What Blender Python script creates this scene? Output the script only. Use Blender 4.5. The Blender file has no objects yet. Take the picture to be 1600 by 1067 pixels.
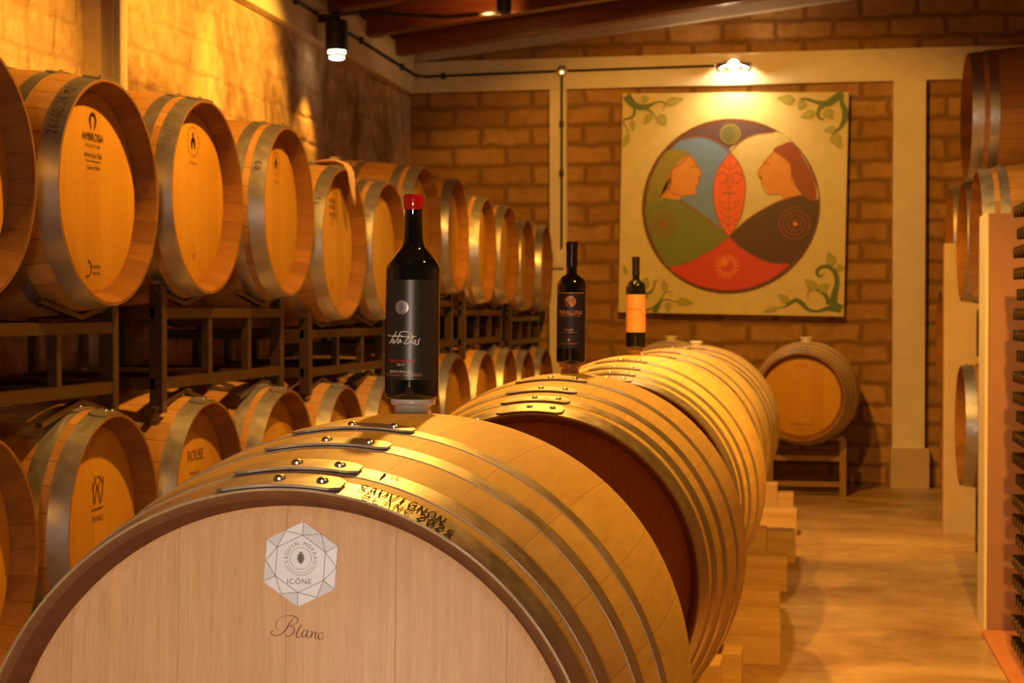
import bpy, bmesh, math, random
from mathutils import Vector, Matrix, Euler
PI = math.pi
S = bpy.context.scene
C = S.collection

# ------------------------------------------------------------------ camera
CAM_H = 1.28
cam = bpy.data.cameras.new('camera')
camo = bpy.data.objects.new('camera', cam)
C.objects.link(camo)
cam.sensor_width = 36.0
cam.lens = 2500.0 / 1600.0 * 36.0
cam.clip_start = 0.05
camo.location = (0, 0, CAM_H)
_f = Vector((-0.17940944, 0.98360436, -0.01829504))
camo.rotation_euler = _f.to_track_quat('-Z', 'Y').to_euler()
cam.dof.use_dof = True
cam.dof.focus_distance = 2.15
cam.dof.aperture_fstop = 13.0
S.camera = camo

# ------------------------------------------------------------------ world and exposure
w = bpy.data.worlds.new('cellar_world'); S.world = w
w.use_nodes = True
w.node_tree.nodes['Background'].inputs[0].default_value = (1.0, 0.42, 0.06, 1)
w.node_tree.nodes['Background'].inputs[1].default_value = 0.03
S.view_settings.view_transform = 'Standard'
S.view_settings.look = 'None'
S.view_settings.gamma = 1.0
S.view_settings.use_curve_mapping = False
S.view_settings.exposure = 0.0

# ------------------------------------------------------------------ lights
WARM = (1.0, 0.445, 0.050)
WARM2 = (1.0, 0.75, 0.42)
def lamp(name, kind, loc, energy, color, size=0.05, target=None, spot=None, blend=0.3):
    l = bpy.data.lights.new(name, kind)
    l.energy = energy; l.color = color
    if kind == 'AREA':
        l.shape = 'RECTANGLE'; l.size = size[0]; l.size_y = size[1]
    else:
        l.shadow_soft_size = size
    if kind == 'SPOT':
        l.spot_size = spot; l.spot_blend = blend
    o = bpy.data.objects.new(name, l); C.objects.link(o)
    o.location = loc
    if target is not None:
        o.rotation_euler = (Vector(target) - Vector(loc)).to_track_quat('-Z', 'Y').to_euler()
    return o
# lamps hanging under the roof over the aisle (above the frame)
lamp('ceiling_light_near', 'SPOT', (-0.80, 4.65, 3.15), 330, (1.0, 0.465, 0.070), 0.035, (-0.80, 4.65, 0), 2.75, 0.25)
lamp('ceiling_light_back', 'SPOT', (-0.62, 7.6, 3.20), 420, WARM, 0.03, (-0.45, 11.2, 0.45), 1.50, 0.3)
lamp('ceiling_light_row', 'SPOT', (-0.45, 6.9, 3.22), 170, (1.0, 0.60, 0.20), 0.035, (-0.40, 7.0, 0), 2.05, 0.7)
lamp('ceiling_light_front', 'SPOT', (0.80, 2.35, 3.30), 150, WARM, 0.04, (-0.25, 2.9, 0.8), 1.15, 0.6)
lamp('ceiling_light_aisle', 'SPOT', (0.60, 3.6, 3.25), 560, WARM, 0.03, (0.15, 6.3, 0), 0.95, 0.6)
# wall lamps washing the left wall
lamp('wall_light_a', 'SPOT', (-2.80, 9.46, 2.80), 40, WARM, 0.03, (-3.0, 9.25, 1.5), 1.2, 0.7)
lamp('wall_light_b', 'SPOT', (-1.60, 8.1, 3.05), 230, WARM, 0.05, (-3.0, 8.3, 2.5), 1.0, 0.5)
lamp('wall_light_c', 'SPOT', (-1.60, 7.0, 3.05), 230, WARM, 0.05, (-3.0, 7.2, 2.5), 1.0, 0.5)
lamp('wall_light_d', 'SPOT', (-1.60, 5.2, 3.05), 230, WARM, 0.05, (-3.0, 5.5, 2.5), 1.0, 0.5)
# lamp over the painting
lamp('painting_light', 'SPOT', (-0.50, 11.72, 3.03), 18, WARM2, 0.04, (-0.50, 11.95, 1.8), 2.6, 0.7)
lamp('painting_bulb_light', 'POINT', (-0.51, 11.87, 3.06), 9, WARM2, 0.025)
lamp('beam_uplight', 'SPOT', (-2.02, 10.25, 3.22), 14, (1.0, .48, .12), .03, (-2.15, 10.6, 3.36), 2.0, .6)
# the photographer's soft flash beside the camera
lamp('camera_softbox', 'AREA', (-0.35, -0.45, 1.12), 28, (1.0, 0.76, 0.56), (0.28, 0.28), (-0.9, 3.0, 1.1))

# ------------------------------------------------------------------ materials
def newmat(name):
    m = bpy.data.materials.new(name); m.use_nodes = True
    nt = m.node_tree; nt.nodes.clear()
    o = nt.nodes.new('ShaderNodeOutputMaterial'); b = nt.nodes.new('ShaderNodeBsdfPrincipled')
    nt.links.new(b.outputs[0], o.inputs[0])
    return m, nt, b
class N:
    def __init__(s, nt): s.nt = nt
    def new(s, t, **k):
        n = s.nt.nodes.new(t)
        for a, v in k.items(): setattr(n, a, v)
        return n
    def link(s, a, b): s.nt.links.new(a, b)
    def coords(s): return s.new('ShaderNodeTexCoord').outputs['Object']
    def mapping(s, v, scale=(1, 1, 1), loc=(0, 0, 0), rot=(0, 0, 0)):
        m = s.new('ShaderNodeMapping'); s.link(v, m.inputs[0])
        m.inputs['Scale'].default_value = scale; m.inputs['Location'].default_value = loc; m.inputs['Rotation'].default_value = rot
        return m.outputs[0]
    def noise(s, v, scale, detail=4, rough=0.55, dist=0.0):
        n = s.new('ShaderNodeTexNoise'); s.link(v, n.inputs['Vector'])
        n.inputs['Scale'].default_value = scale; n.inputs['Detail'].default_value = detail
        n.inputs['Roughness'].default_value = rough; n.inputs['Distortion'].default_value = dist
        return n.outputs[0]
    def math(s, op, a, b=None, c=None):
        n = s.new('ShaderNodeMath', operation=op)
        for i, x in enumerate((a, b, c)):
            if x is None: continue
            if isinstance(x, (int, float)): n.inputs[i].default_value = x
            else: s.link(x, n.inputs[i])
        return n.outputs[0]
    def mrange(s, v, a, b, c, d):
        n = s.new('ShaderNodeMapRange'); s.link(v, n.inputs[0])
        for i, x in enumerate((a, b, c, d)): n.inputs[i + 1].default_value = x
        return n.outputs[0]
    def mix(s, f, a, b, mode='MIX'):
        n = s.new('ShaderNodeMix', data_type='RGBA', blend_type=mode)
        for i, x in ((0, f), (6, a), (7, b)):
            if isinstance(x, (int, float)): n.inputs[i].default_value = x
            elif isinstance(x, tuple): n.inputs[i].default_value = (*x, 1) if len(x) == 3 else x
            else: s.link(x, n.inputs[i])
        return n.outputs[2]
    def bump(s, h, strength, dist, b):
        n = s.new('ShaderNodeBump'); s.link(h, n.inputs['Height'])
        n.inputs['Strength'].default_value = strength; n.inputs['Distance'].default_value = dist
        s.link(n.outputs[0], b.inputs['Normal'])
    def sep(s, v):
        n = s.new('ShaderNodeSeparateXYZ'); s.link(v, n.inputs[0]); return n.outputs
    def objrand(s): return s.new('ShaderNodeObjectInfo').outputs['Random']

def stave_mat(name, c1, c2, seam, n=30, rough=0.5, stain=0.25, seamw=0.04):
    m, nt, b = newmat(name); k = N(nt)
    v = k.coords(); x, y, z = k.sep(v)
    ang = k.math('ARCTAN2', x, z)
    t = k.math('MULTIPLY', k.math('ADD', ang, PI), n / (2 * PI))
    idx = k.math('FLOOR', t); fr = k.math('FRACT', t)
    wn = k.new('ShaderNodeTexWhiteNoise', noise_dimensions='2D')
    cx = k.new('ShaderNodeCombineXYZ'); k.link(idx, cx.inputs[0]); k.link(k.objrand(), cx.inputs[1])
    k.link(cx.outputs[0], wn.inputs['Vector'])
    g = k.noise(k.mapping(v, (60, 5, 60)), 1.0, 6, 0.6, 0.4)
    blot = k.noise(v, 4.0, 3, 0.6, 0.6)
    col = k.mix(wn.outputs[0], c1, c2)
    col = k.mix(k.mrange(g, 0.35, 0.7, 0.0, 0.45), col, tuple(a * 0.62 for a in c2))
    col = k.mix(k.mrange(blot, 0.5, 0.75, 0.0, stain), col, tuple(a * 0.45 for a in c2))
    d = k.math('ABSOLUTE', k.math('SUBTRACT', fr, 0.5))
    sm = k.mrange(d, 0.5 - seamw, 0.5, 0.0, 0.75)
    col = k.mix(sm, col, seam)
    k.link(col, b.inputs['Base Color'])
    b.inputs['Roughness'].default_value = rough
    h = k.math('SUBTRACT', k.math('MULTIPLY', g, 0.25), sm)
    k.bump(h, 0.5 if seamw > .02 else 0.15, 0.0012, b)
    return m

def head_mat(name, c1, c2, seam, wdt=0.085, rough=0.5, grain=0.4):
    m, nt, b = newmat(name); k = N(nt)
    v = k.coords(); x, y, z = k.sep(v)
    xo = k.math('ADD', x, k.math('MULTIPLY', k.objrand(), 0.7))
    t = k.math('DIVIDE', k.math('ADD', xo, 3.013), wdt)
    idx = k.math('FLOOR', t); fr = k.math('FRACT', t)
    wn = k.new('ShaderNodeTexWhiteNoise', noise_dimensions='1D'); k.link(idx, wn.inputs['W'])
    g = k.noise(k.mapping(v, (120, 120, 5)), 1.0, 7, 0.65, 0.6)
    g2 = k.noise(k.mapping(v, (420, 420, 26)), 1.0, 3, 0.6, 0.0)
    blot = k.noise(v, 3.0, 3, 0.6, 1.0)
    col = k.mix(wn.outputs[0], c1, c2)
    col = k.mix(k.mrange(g, 0.35, 0.68, 0.0, grain), col, tuple(a * 0.6 for a in c2))
    col = k.mix(k.mrange(g2, 0.5, 0.75, 0.0, grain * 0.8), col, tuple(a * 0.5 for a in c2))
    col = k.mix(k.mrange(blot, 0.45, 0.8, 0.0, 0.25), col, tuple(a * 0.6 for a in c2))
    d = k.math('ABSOLUTE', k.math('SUBTRACT', fr, 0.5))
    sm = k.mrange(d, 0.49, 0.5, 0.0, 0.7)
    col = k.mix(sm, col, seam)
    k.link(col, b.inputs['Base Color'])
    b.inputs['Roughness'].default_value = rough
    k.bump(k.math('SUBTRACT', k.math('MULTIPLY', g2, 0.2), sm), 0.35, 0.001, b)
    return m

def metal_mat(name, col, rough=0.36, metallic=0.9, spots=0.35):
    m, nt, b = newmat(name); k = N(nt)
    v = k.coords()
    n1 = k.noise(v, 22, 5, 0.65); n2 = k.noise(v, 140, 3, 0.6)
    c = k.mix(k.mrange(n1, 0.4, 0.7, 0, spots), col, tuple(a * 0.6 for a in col))
    c = k.mix(k.mrange(n2, 0.55, 0.75, 0, spots), c, tuple(a * 0.5 for a in col))
    k.link(c, b.inputs['Base Color'])
    b.inputs['Metallic'].default_value = metallic
    k.link(k.mrange(n1, 0.3, 0.7, rough - 0.07, rough + 0.13), b.inputs['Roughness'])
    return m

def plain(name, col, rough=0.5, metallic=0.0, emis=None, strength=0.0, var=0.12, sc=30, coat=0.0, spec=0.5):
    m, nt, b = newmat(name); k = N(nt)
    n1 = k.noise(k.coords(), sc, 4)
    c = k.mix(k.mrange(n1, 0.35, 0.7, 0, 1), col, tuple(a * (1 - var) for a in col))
    k.link(c, b.inputs['Base Color'])
    b.inputs['Roughness'].default_value = rough; b.inputs['Metallic'].default_value = metallic
    b.inputs['Coat Weight'].default_value = coat; b.inputs['Coat Roughness'].default_value = 0.05
    b.inputs['Specular IOR Level'].default_value = spec
    if emis:
        b.inputs['Emission Color'].default_value = (*emis, 1); b.inputs['Emission Strength'].default_value = strength
    return m

def brick_mat(name, axes, bw=0.40, bh=0.147, c1=(0.62, 0.42, 0.24), c2=(0.46, 0.29, 0.15), mortar=(0.26, 0.15, 0.075), msize=0.022, plaster=0.0, bumpd=0.02):
    m, nt, b = newmat(name); k = N(nt)
    v = k.coords(); xyz = k.sep(v)
    cb = k.new('ShaderNodeCombineXYZ')
    k.link(xyz[axes[0]], cb.inputs[0]); k.link(xyz[axes[1]], cb.inputs[1])
    n0 = k.new('ShaderNodeTexNoise'); k.link(v, n0.inputs['Vector']); n0.inputs['Scale'].default_value = 5.0; n0.inputs['Detail'].default_value = 5
    sub = k.new('ShaderNodeVectorMath', operation='SUBTRACT'); k.link(n0.outputs[1], sub.inputs[0]); sub.inputs[1].default_value = (0.5, 0.5, 0.5)
    sc = k.new('ShaderNodeVectorMath', operation='SCALE'); k.link(sub.outputs[0], sc.inputs[0]); sc.inputs['Scale'].default_value = 0.075
    ad = k.new('ShaderNodeVectorMath', operation='ADD'); k.link(cb.outputs[0], ad.inputs[0]); k.link(sc.outputs[0], ad.inputs[1])
    br = k.new('ShaderNodeTexBrick'); k.link(ad.outputs[0], br.inputs['Vector'])
    br.inputs['Scale'].default_value = 1.0; br.inputs['Brick Width'].default_value = bw; br.inputs['Row Height'].default_value = bh
    br.inputs['Mortar Size'].default_value = msize; br.inputs['Mortar Smooth'].default_value = 1.0
    br.inputs['Color1'].default_value = (*c1, 1); br.inputs['Color2'].default_value = (*c2, 1); br.inputs['Mortar'].default_value = (*mortar, 1)
    n1 = k.noise(v, 9, 6, 0.65, 0.5); n2 = k.noise(v, 45, 4, 0.6); n3 = k.noise(v, 1.7, 4, 0.6, 0.4)
    col = k.mix(k.mrange(n1, 0.4, 0.7, 0, 0.55), br.outputs[0], tuple(a * 0.6 for a in c2))
    fac = k.mrange(n3, 0.38, 0.62, plaster * 0.55, plaster) if plaster else 0.0
    if plaster: col = k.mix(fac, col, k.mix(k.mrange(n1, 0.35, 0.65, 0, 1), (0.70, 0.52, 0.33), (0.48, 0.32, 0.18)))
    if plaster:
        n4 = k.noise(k.mapping(v, (1, 1.0, .8), (3.1, 1.7, .4)), 1.5, 5, 0.65, 0.9)
        col = k.mix(k.mrange(n4, 0.47, 0.62, 0, 0.85), col, (0.20, 0.10, 0.04))
    pits = k.mrange(n2, 0.66, 0.72, 0, 0.6)
    col = k.mix(pits, col, (0.10, 0.05, 0.025))
    k.link(col, b.inputs['Base Color'])
    b.inputs['Roughness'].default_value = 0.9; b.inputs['Specular IOR Level'].default_value = 0.15
    h = k.math('ADD', k.math('MULTIPLY', k.math('SUBTRACT', 1.0, br.outputs[1]), 1.0 - 0.5 * plaster), k.math('MULTIPLY', n1, 0.9))
    h = k.math('ADD', h, k.math('MULTIPLY', n2, 0.25))
    k.bump(h, 0.8, bumpd, b)
    return m

M = {}
M['stave_new'] = stave_mat('stave_new_oak', (0.82, 0.58, 0.24), (0.72, 0.47, 0.17), (0.34, 0.19, 0.07), 26, 0.55, 0.08, 0.012)
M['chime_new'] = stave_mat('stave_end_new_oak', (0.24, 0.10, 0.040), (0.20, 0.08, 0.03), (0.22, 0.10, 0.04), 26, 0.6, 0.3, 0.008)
M['stave_old'] = stave_mat('stave_seasoned_oak', (0.56, 0.30, 0.09), (0.40, 0.19, 0.05), (0.10, 0.05, 0.02), 28, 0.5, 0.4)
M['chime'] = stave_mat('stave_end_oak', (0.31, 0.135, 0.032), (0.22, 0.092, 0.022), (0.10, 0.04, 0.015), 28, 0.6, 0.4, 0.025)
M['head_pale'] = head_mat('head_pale_oak', (0.78, 0.47, 0.235), (0.70, 0.405, 0.19), (0.45, 0.26, 0.14), 0.115, 0.5, 0.4)
M['head_honey'] = head_mat('head_honey_oak', (0.60, 0.325, 0.040), (0.52, 0.262, 0.030), (0.30, 0.14, 0.05), 0.085, 0.45, 0.3)
M['head_red'] = head_mat('head_reddish_oak', (0.66, 0.29, 0.085), (0.54, 0.21, 0.06), (0.14, 0.05, 0.02), 0.10, 0.5, 0.35)
M['hoop'] = metal_mat('galvanised_hoop', (0.52, 0.49, 0.48), 0.36, 0.85, 0.35)
M['hoop_clean'] = metal_mat('bright_hoop', (0.58, 0.51, 0.43), 0.38, 0.85, 0.10)
M['hoop_edge'] = metal_mat('cut_hoop_edge', (0.34, 0.27, 0.21), 0.6, 0.6, 0.2)
M['rivet'] = metal_mat('rivet_steel', (0.62, 0.6, 0.56), 0.25, 0.95, 0.1)
M['bung_white'] = plain('white_silicone', (0.80, 0.76, 0.72), 0.35)
M['bung_amber'] = plain('amber_silicone', (0.62, 0.26, 0.08), 0.3)
M['bung_brown'] = plain('brown_silicone', (0.28, 0.13, 0.06), 0.35)
M['steel_black'] = plain('black_rack_steel', (0.085, 0.045, 0.018), 0.36, 0.35, var=0.4, sc=60)
M['cream'] = plain('cream_paint', (0.78, 0.68, 0.50), 0.6, var=0.10, sc=6)
M['cream_dull'] = plain('dull_cream_paint', (0.55, 0.42, 0.28), 0.7, var=0.15, sc=6)
M['pink'] = plain('pinkish_plaster', (0.34, 0.18, 0.135), 0.75, var=0.12, sc=5)
M['wood_dark'] = None
M['dark'] = plain('black_plastic', (0.02, 0.018, 0.016), 0.45)
M['cable'] = plain('black_conduit', (0.018, 0.014, 0.012), 0.5)
M['chrome'] = plain('chrome', (0.8, 0.78, 0.74), 0.12, 1.0, var=0.02)
M['glow'] = plain('lamp_glow', (1, 0.9, 0.7), 0.4, emis=(1.0, 0.80, 0.48), strength=9.0, var=0.0)
M['glass_black'] = plain('dark_wine_glass', (0.006, 0.007, 0.008), 0.045, var=0.0, spec=0.6, coat=0.5)
M['label_grey'] = plain('charcoal_label', (0.045, 0.040, 0.038), 0.36, 0.35, var=0.15, sc=200)
M['label_navy'] = plain('navy_label', (0.020, 0.016, 0.040), 0.5, var=0.1)
M['label_orange'] = plain('orange_label', (0.72, 0.30, 0.10), 0.55, var=0.08)
M['wax_red'] = plain('red_wax', (0.55, 0.012, 0.012), 0.22, var=0.05, coat=0.4)
M['foil_black'] = plain('black_foil', (0.022, 0.014, 0.012), 0.3, 0.3, var=0.05)
M['ink_black'] = plain('black_ink', (0.02, 0.012, 0.008), 0.5, var=0)
M['ink_brown'] = plain('branded_brown', (0.16, 0.055, 0.025), 0.6, var=0.1)
M['ink_marker'] = plain('marker_brown', (0.045, 0.016, 0.010), 0.9, var=0, spec=0.1)
M['ink_faint'] = plain('faint_brand', (0.36, 0.16, 0.06), 0.6, var=0)
M['ink_white'] = plain('white_ink', (0.85, 0.80, 0.76), 0.5, var=0)
M['ink_silver'] = plain('silver_foil', (0.80, 0.74, 0.72), 0.3, 0.7, var=0.3, sc=400)
M['ink_red'] = plain('red_ink', (0.62, 0.035, 0.02), 0.5, var=0)
M['ink_copper'] = plain('copper_ink', (0.85, 0.38, 0.17), 0.4, 0.3, var=0)
M['sticker'] = plain('white_sticker', (0.84, 0.87, 1.0), 0.35, var=0.03, sc=12)
M['sticker_facet'] = plain('pale_grey_facet', (0.68, 0.71, 0.80), 0.35, var=0.03, sc=12)
M['ink_grey'] = plain('grey_ink', (0.17, 0.14, 0.13), 0.5, var=0)
M['cloth'] = plain('tan_cloth', (0.62, 0.40, 0.19), 0.9, var=0.15, sc=60)
M['terracotta'] = plain('terracotta_paint', (0.52, 0.20, 0.075), 0.6, var=0.15, sc=8)

for _n, _s, _r in (('chime', .12, .8), ('chime_new', .15, .75), ('stave_old', .25, .55), ('head_honey', .3, .5)):
    _b = M[_n].node_tree.nodes['Principled BSDF']
    _b.inputs['Specular IOR Level'].default_value = _s; _b.inputs['Roughness'].default_value = _r

def beam_mat():
    m, nt, b = newmat('dark_roof_timber'); k = N(nt)
    v = k.coords()
    g = k.noise(k.mapping(v, (3, 60, 60)), 1.0, 6, 0.6, 0.5)
    c = k.mix(k.mrange(g, 0.35, 0.7, 0, 1), (0.22, 0.055, 0.014), (0.09, 0.022, 0.007))
    k.link(c, b.inputs['Base Color']); b.inputs['Roughness'].default_value = 0.32
    k.bump(g, 0.3, 0.002, b)
    return m
M['wood_dark'] = beam_mat()
def timber_mat():
    m, nt, b = newmat('pine_timber'); k = N(nt)
    v = k.coords()
    g = k.noise(k.mapping(v, (3, 35, 35)), 1.0, 6, 0.6, 1.2)
    c = k.mix(k.mrange(g, 0.35, 0.7, 0, 1), (0.66, 0.45, 0.23), (0.50, 0.30, 0.13))
    k.link(c, b.inputs['Base Color']); b.inputs['Roughness'].default_value = 0.65
    k.bump(g, 0.3, 0.002, b)
    return m
M['timber'] = timber_mat()
def floor_mat():
    m, nt, b = newmat('worn_concrete_floor'); k = N(nt)
    v = k.coords()
    n1 = k.noise(k.mapping(v, (1.0, 1.6, 1)), 1.3, 7, 0.62, 0.8); n2 = k.noise(v, 14, 5, 0.6, 0.2); n3 = k.noise(v, 90, 3)
    c = k.mix(k.mrange(n1, 0.36, 0.64, 0, 1), (0.58, 0.40, 0.21), (0.30, 0.175, 0.08))
    c = k.mix(k.mrange(n2, 0.45, 0.7, 0, 0.35), c, (0.26, 0.14, 0.065))
    # wet stain
    d = k.new('ShaderNodeVectorMath', operation='DISTANCE'); k.link(k.mapping(v, (1.6, 1.0, 1)), d.inputs[0]); d.inputs[1].default_value = (0.9, 6.25, 0)
    dd = k.math('ADD', d.outputs['Value'], k.math('MULTIPLY', n2, 0.5))
    wet = k.mrange(dd, 0.75, 0.45, 0, 1)
    c = k.mix(k.math('MULTIPLY', wet, 0.45), c, (0.14, 0.08, 0.04))
    k.link(c, b.inputs['Base Color'])
    r = k.mrange(n2, 0.3, 0.7, 0.33, 0.6)
    k.link(k.math('SUBTRACT', r, k.math('MULTIPLY', wet, 0.22)), b.inputs['Roughness'])
    k.bump(k.math('ADD', k.math('MULTIPLY', n2, 0.5), k.math('MULTIPLY', n3, 0.15)), 0.35, 0.006, b)
    return m
M['floor'] = floor_mat()
M['brick_back'] = brick_mat('adobe_back', (0, 2), 0.41, 0.150, c1=(0.52, 0.30, 0.115), c2=(0.38, 0.205, 0.07), mortar=(0.24, 0.125, 0.045), msize=0.036, bumpd=0.011)
M['brick_left'] = brick_mat('adobe_left', (1, 2), 0.42, 0.165, c1=(0.66, 0.45, 0.24), c2=(0.54, 0.35, 0.18), mortar=(0.42, 0.26, 0.13), msize=0.030, plaster=0.95, bumpd=0.016)

# ------------------------------------------------------------------ helpers
def obj(name, bm, mat, parent=None, smooth=False, loc=None):
    me = bpy.data.meshes.new(name); bm.normal_update(); bm.to_mesh(me); bm.free()
    if isinstance(mat, (list, tuple)):
        for q in mat: me.materials.append(q)
    else: me.materials.append(mat)
    if smooth:
        for p in me.polygons: p.use_smooth = True
        me.set_sharp_from_angle(angle=math.radians(35))
    o = bpy.data.objects.new(name, me); C.objects.link(o)
    if parent: o.parent = parent
    if loc: o.location = loc
    return o
def tag(o, label, cat, group=None):
    o['label'] = label; o['category'] = cat
    if group: o['group'] = group
    return o
def thing(name, label, cat, loc=(0, 0, 0), rot=(0, 0, 0), group=None):
    o = bpy.data.objects.new(name, None); C.objects.link(o)
    o.empty_display_size = 0.1
    o.location = loc; o.rotation_euler = rot
    return tag(o, label, cat, group)
def struct(name, bm, mat, parent=None):
    o = obj(name, bm, mat, parent)
    if parent is None: o['kind'] = 'structure'
    return o
def box(bm, c, s, mat=None, bevel=0.0):
    m = mat or Matrix.Identity(4)
    r = bmesh.ops.create_cube(bm, size=1.0, matrix=m @ Matrix.Translation(c) @ Matrix.Diagonal((*s, 1)))
    if bevel:
        es = list({e for v in r['verts'] for e in v.link_edges})
        bmesh.ops.bevel(bm, geom=es, offset=bevel, segments=2, affect='EDGES', profile=0.7)
def box_bm(c, s, bevel=0.0, mat=None):
    bm = bmesh.new(); box(bm, c, s, mat, bevel); return bm
def bar(bm, a, b, wd, ht=None):
    """square tube from a to b"""
    a = Vector(a); b = Vector(b); d = b - a; L = d.length
    q = d.to_track_quat('Z', 'Y').to_matrix().to_4x4()
    bmesh.ops.create_cube(bm, size=1.0, matrix=Matrix.Translation((a + b) / 2) @ q @ Matrix.Diagonal((wd, ht or wd, L, 1)))
def tube(bm, pts, r, seg=10):
    pts = [Vector(p) for p in pts]; rings = []
    n = len(pts)
    for i, p in enumerate(pts):
        t = (pts[min(i + 1, n - 1)] - pts[max(i - 1, 0)]).normalized()
        u = t.orthogonal().normalized() if i == 0 else (u - t * u.dot(t)).normalized()
        v = t.cross(u)
        rr = r[i] if isinstance(r, (list, tuple)) else r
        rings.append([bm.verts.new(p + (u * math.cos(a) + v * math.sin(a)) * rr) for a in [2 * PI * k / seg for k in range(seg)]])
    for A, B in zip(rings, rings[1:]):
        for k in range(seg): bm.faces.new((A[k], A[(k + 1) % seg], B[(k + 1) % seg], B[k]))
    bm.faces.new(rings[0][::-1]); bm.faces.new(rings[-1])
def lathe(bm, prof, seg=64, axis='Z', mats=None):
    """prof list of (r, h); closed ends if r==0"""
    def P(r, h, a):
        if axis == 'Z': return (r * math.cos(a), r * math.sin(a), h)
        return (r * math.sin(a), h, r * math.cos(a))
    rings = []
    for r, h in prof:
        if r < 1e-6: rings.append([bm.verts.new(P(0, h, 0))])
        else: rings.append([bm.verts.new(P(r, h, 2 * PI * k / seg)) for k in range(seg)])
    for i, (A, B) in enumerate(zip(rings, rings[1:])):
        for k in range(seg):
            k2 = (k + 1) % seg
            if len(A) == 1 and len(B) == 1: continue
            if len(A) == 1: f = bm.faces.new((A[0], B[k2], B[k]))
            elif len(B) == 1: f = bm.faces.new((A[k], A[k2], B[0]))
            else: f = bm.faces.new((A[k], A[k2], B[k2], B[k]))
            if mats: f.material_index = mats[i]
    bmesh.ops.recalc_face_normals(bm, faces=bm.faces)
def smooth_pts(pts, closed=False, n=6):
    pts = [Vector((p[0], p[1])) for p in pts]; out = []; L = len(pts)
    rng = range(L) if closed else range(L - 1)
    for i in rng:
        if closed: p0, p1, p2, p3 = pts[i - 1], pts[i], pts[(i + 1) % L], pts[(i + 2) % L]
        else: p0, p1, p2, p3 = pts[max(i - 1, 0)], pts[i], pts[i + 1], pts[min(i + 2, L - 1)]
        for k in range(n):
            t = k / n
            out.append(0.5 * ((2 * p1) + (p2 - p0) * t + (2 * p0 - 5 * p1 + 4 * p2 - p3) * t * t + (3 * p1 - p0 - 3 * p2 + p3) * t ** 3))
    if not closed: out.append(pts[-1])
    return out
def ribbon(bm, pts, wd, mapf, mi=0, smooth=True, n=5):
    """flat ribbon stroke; wd number or list (interpolated)"""
    q = smooth_pts(pts, False, n) if smooth and len(pts) > 2 else [Vector((p[0], p[1])) for p in pts]
    L = len(q); prev = None
    for i, p in enumerate(q):
        t = q[min(i + 1, L - 1)] - q[max(i - 1, 0)]
        if t.length < 1e-9: continue
        t.normalize(); nn = Vector((-t.y, t.x))
        if isinstance(wd, (list, tuple)):
            s = i / max(L - 1, 1) * (len(wd) - 1); j = min(int(s), len(wd) - 2); ww = wd[j] + (wd[j + 1] - wd[j]) * (s - j)
        else: ww = wd
        a = bm.verts.new(mapf(*(p + nn * ww / 2))); b = bm.verts.new(mapf(*(p - nn * ww / 2)))
        if prev:
            f = bm.faces.new((prev[0], prev[1], b, a)); f.material_index = mi
        prev = (a, b)
def poly(bm, pts, mapf, mi=0, smooth=True, n=5):
    q = smooth_pts(pts, True, n) if smooth else [Vector((p[0], p[1])) for p in pts]
    vs = [bm.verts.new(mapf(*p)) for p in q]
    try:
        f = bm.faces.new(vs); f.material_index = mi
        bmesh.ops.triangulate(bm, faces=[f])
    except ValueError: pass
_txt = {}
def text_into(bm, body, size, cx, cy, mapf, mi=0, squeeze=1.0, spacing=1.0):
    key = (body, spacing)
    if key not in _txt:
        cu = bpy.data.curves.new('glyphs', 'FONT'); cu.body = body; cu.size = 1.0; cu.align_x = 'CENTER'
        cu.resolution_u = 3; cu.space_character = spacing
        o = bpy.data.objects.new('glyphs', cu); C.objects.link(o)
        dg = bpy.context.evaluated_depsgraph_get(); dg.update()
        me = bpy.data.meshes.new_from_object(o.evaluated_get(dg))
        vs = [(v.co.x, v.co.y) for v in me.vertices]; fs = [tuple(p.vertices) for p in me.polygons]
        bpy.data.objects.remove(o); bpy.data.curves.remove(cu); bpy.data.meshes.remove(me)
        _txt[key] = (vs, fs)
    vs, fs = _txt[key]
    nv = [bm.verts.new(mapf(cx + x * size * squeeze, cy + (y - 0.35) * size)) for x, y in vs]
    for f in fs:
        try:
            g = bm.faces.new([nv[i] for i in f]); g.material_index = mi
        except ValueError: pass
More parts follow.
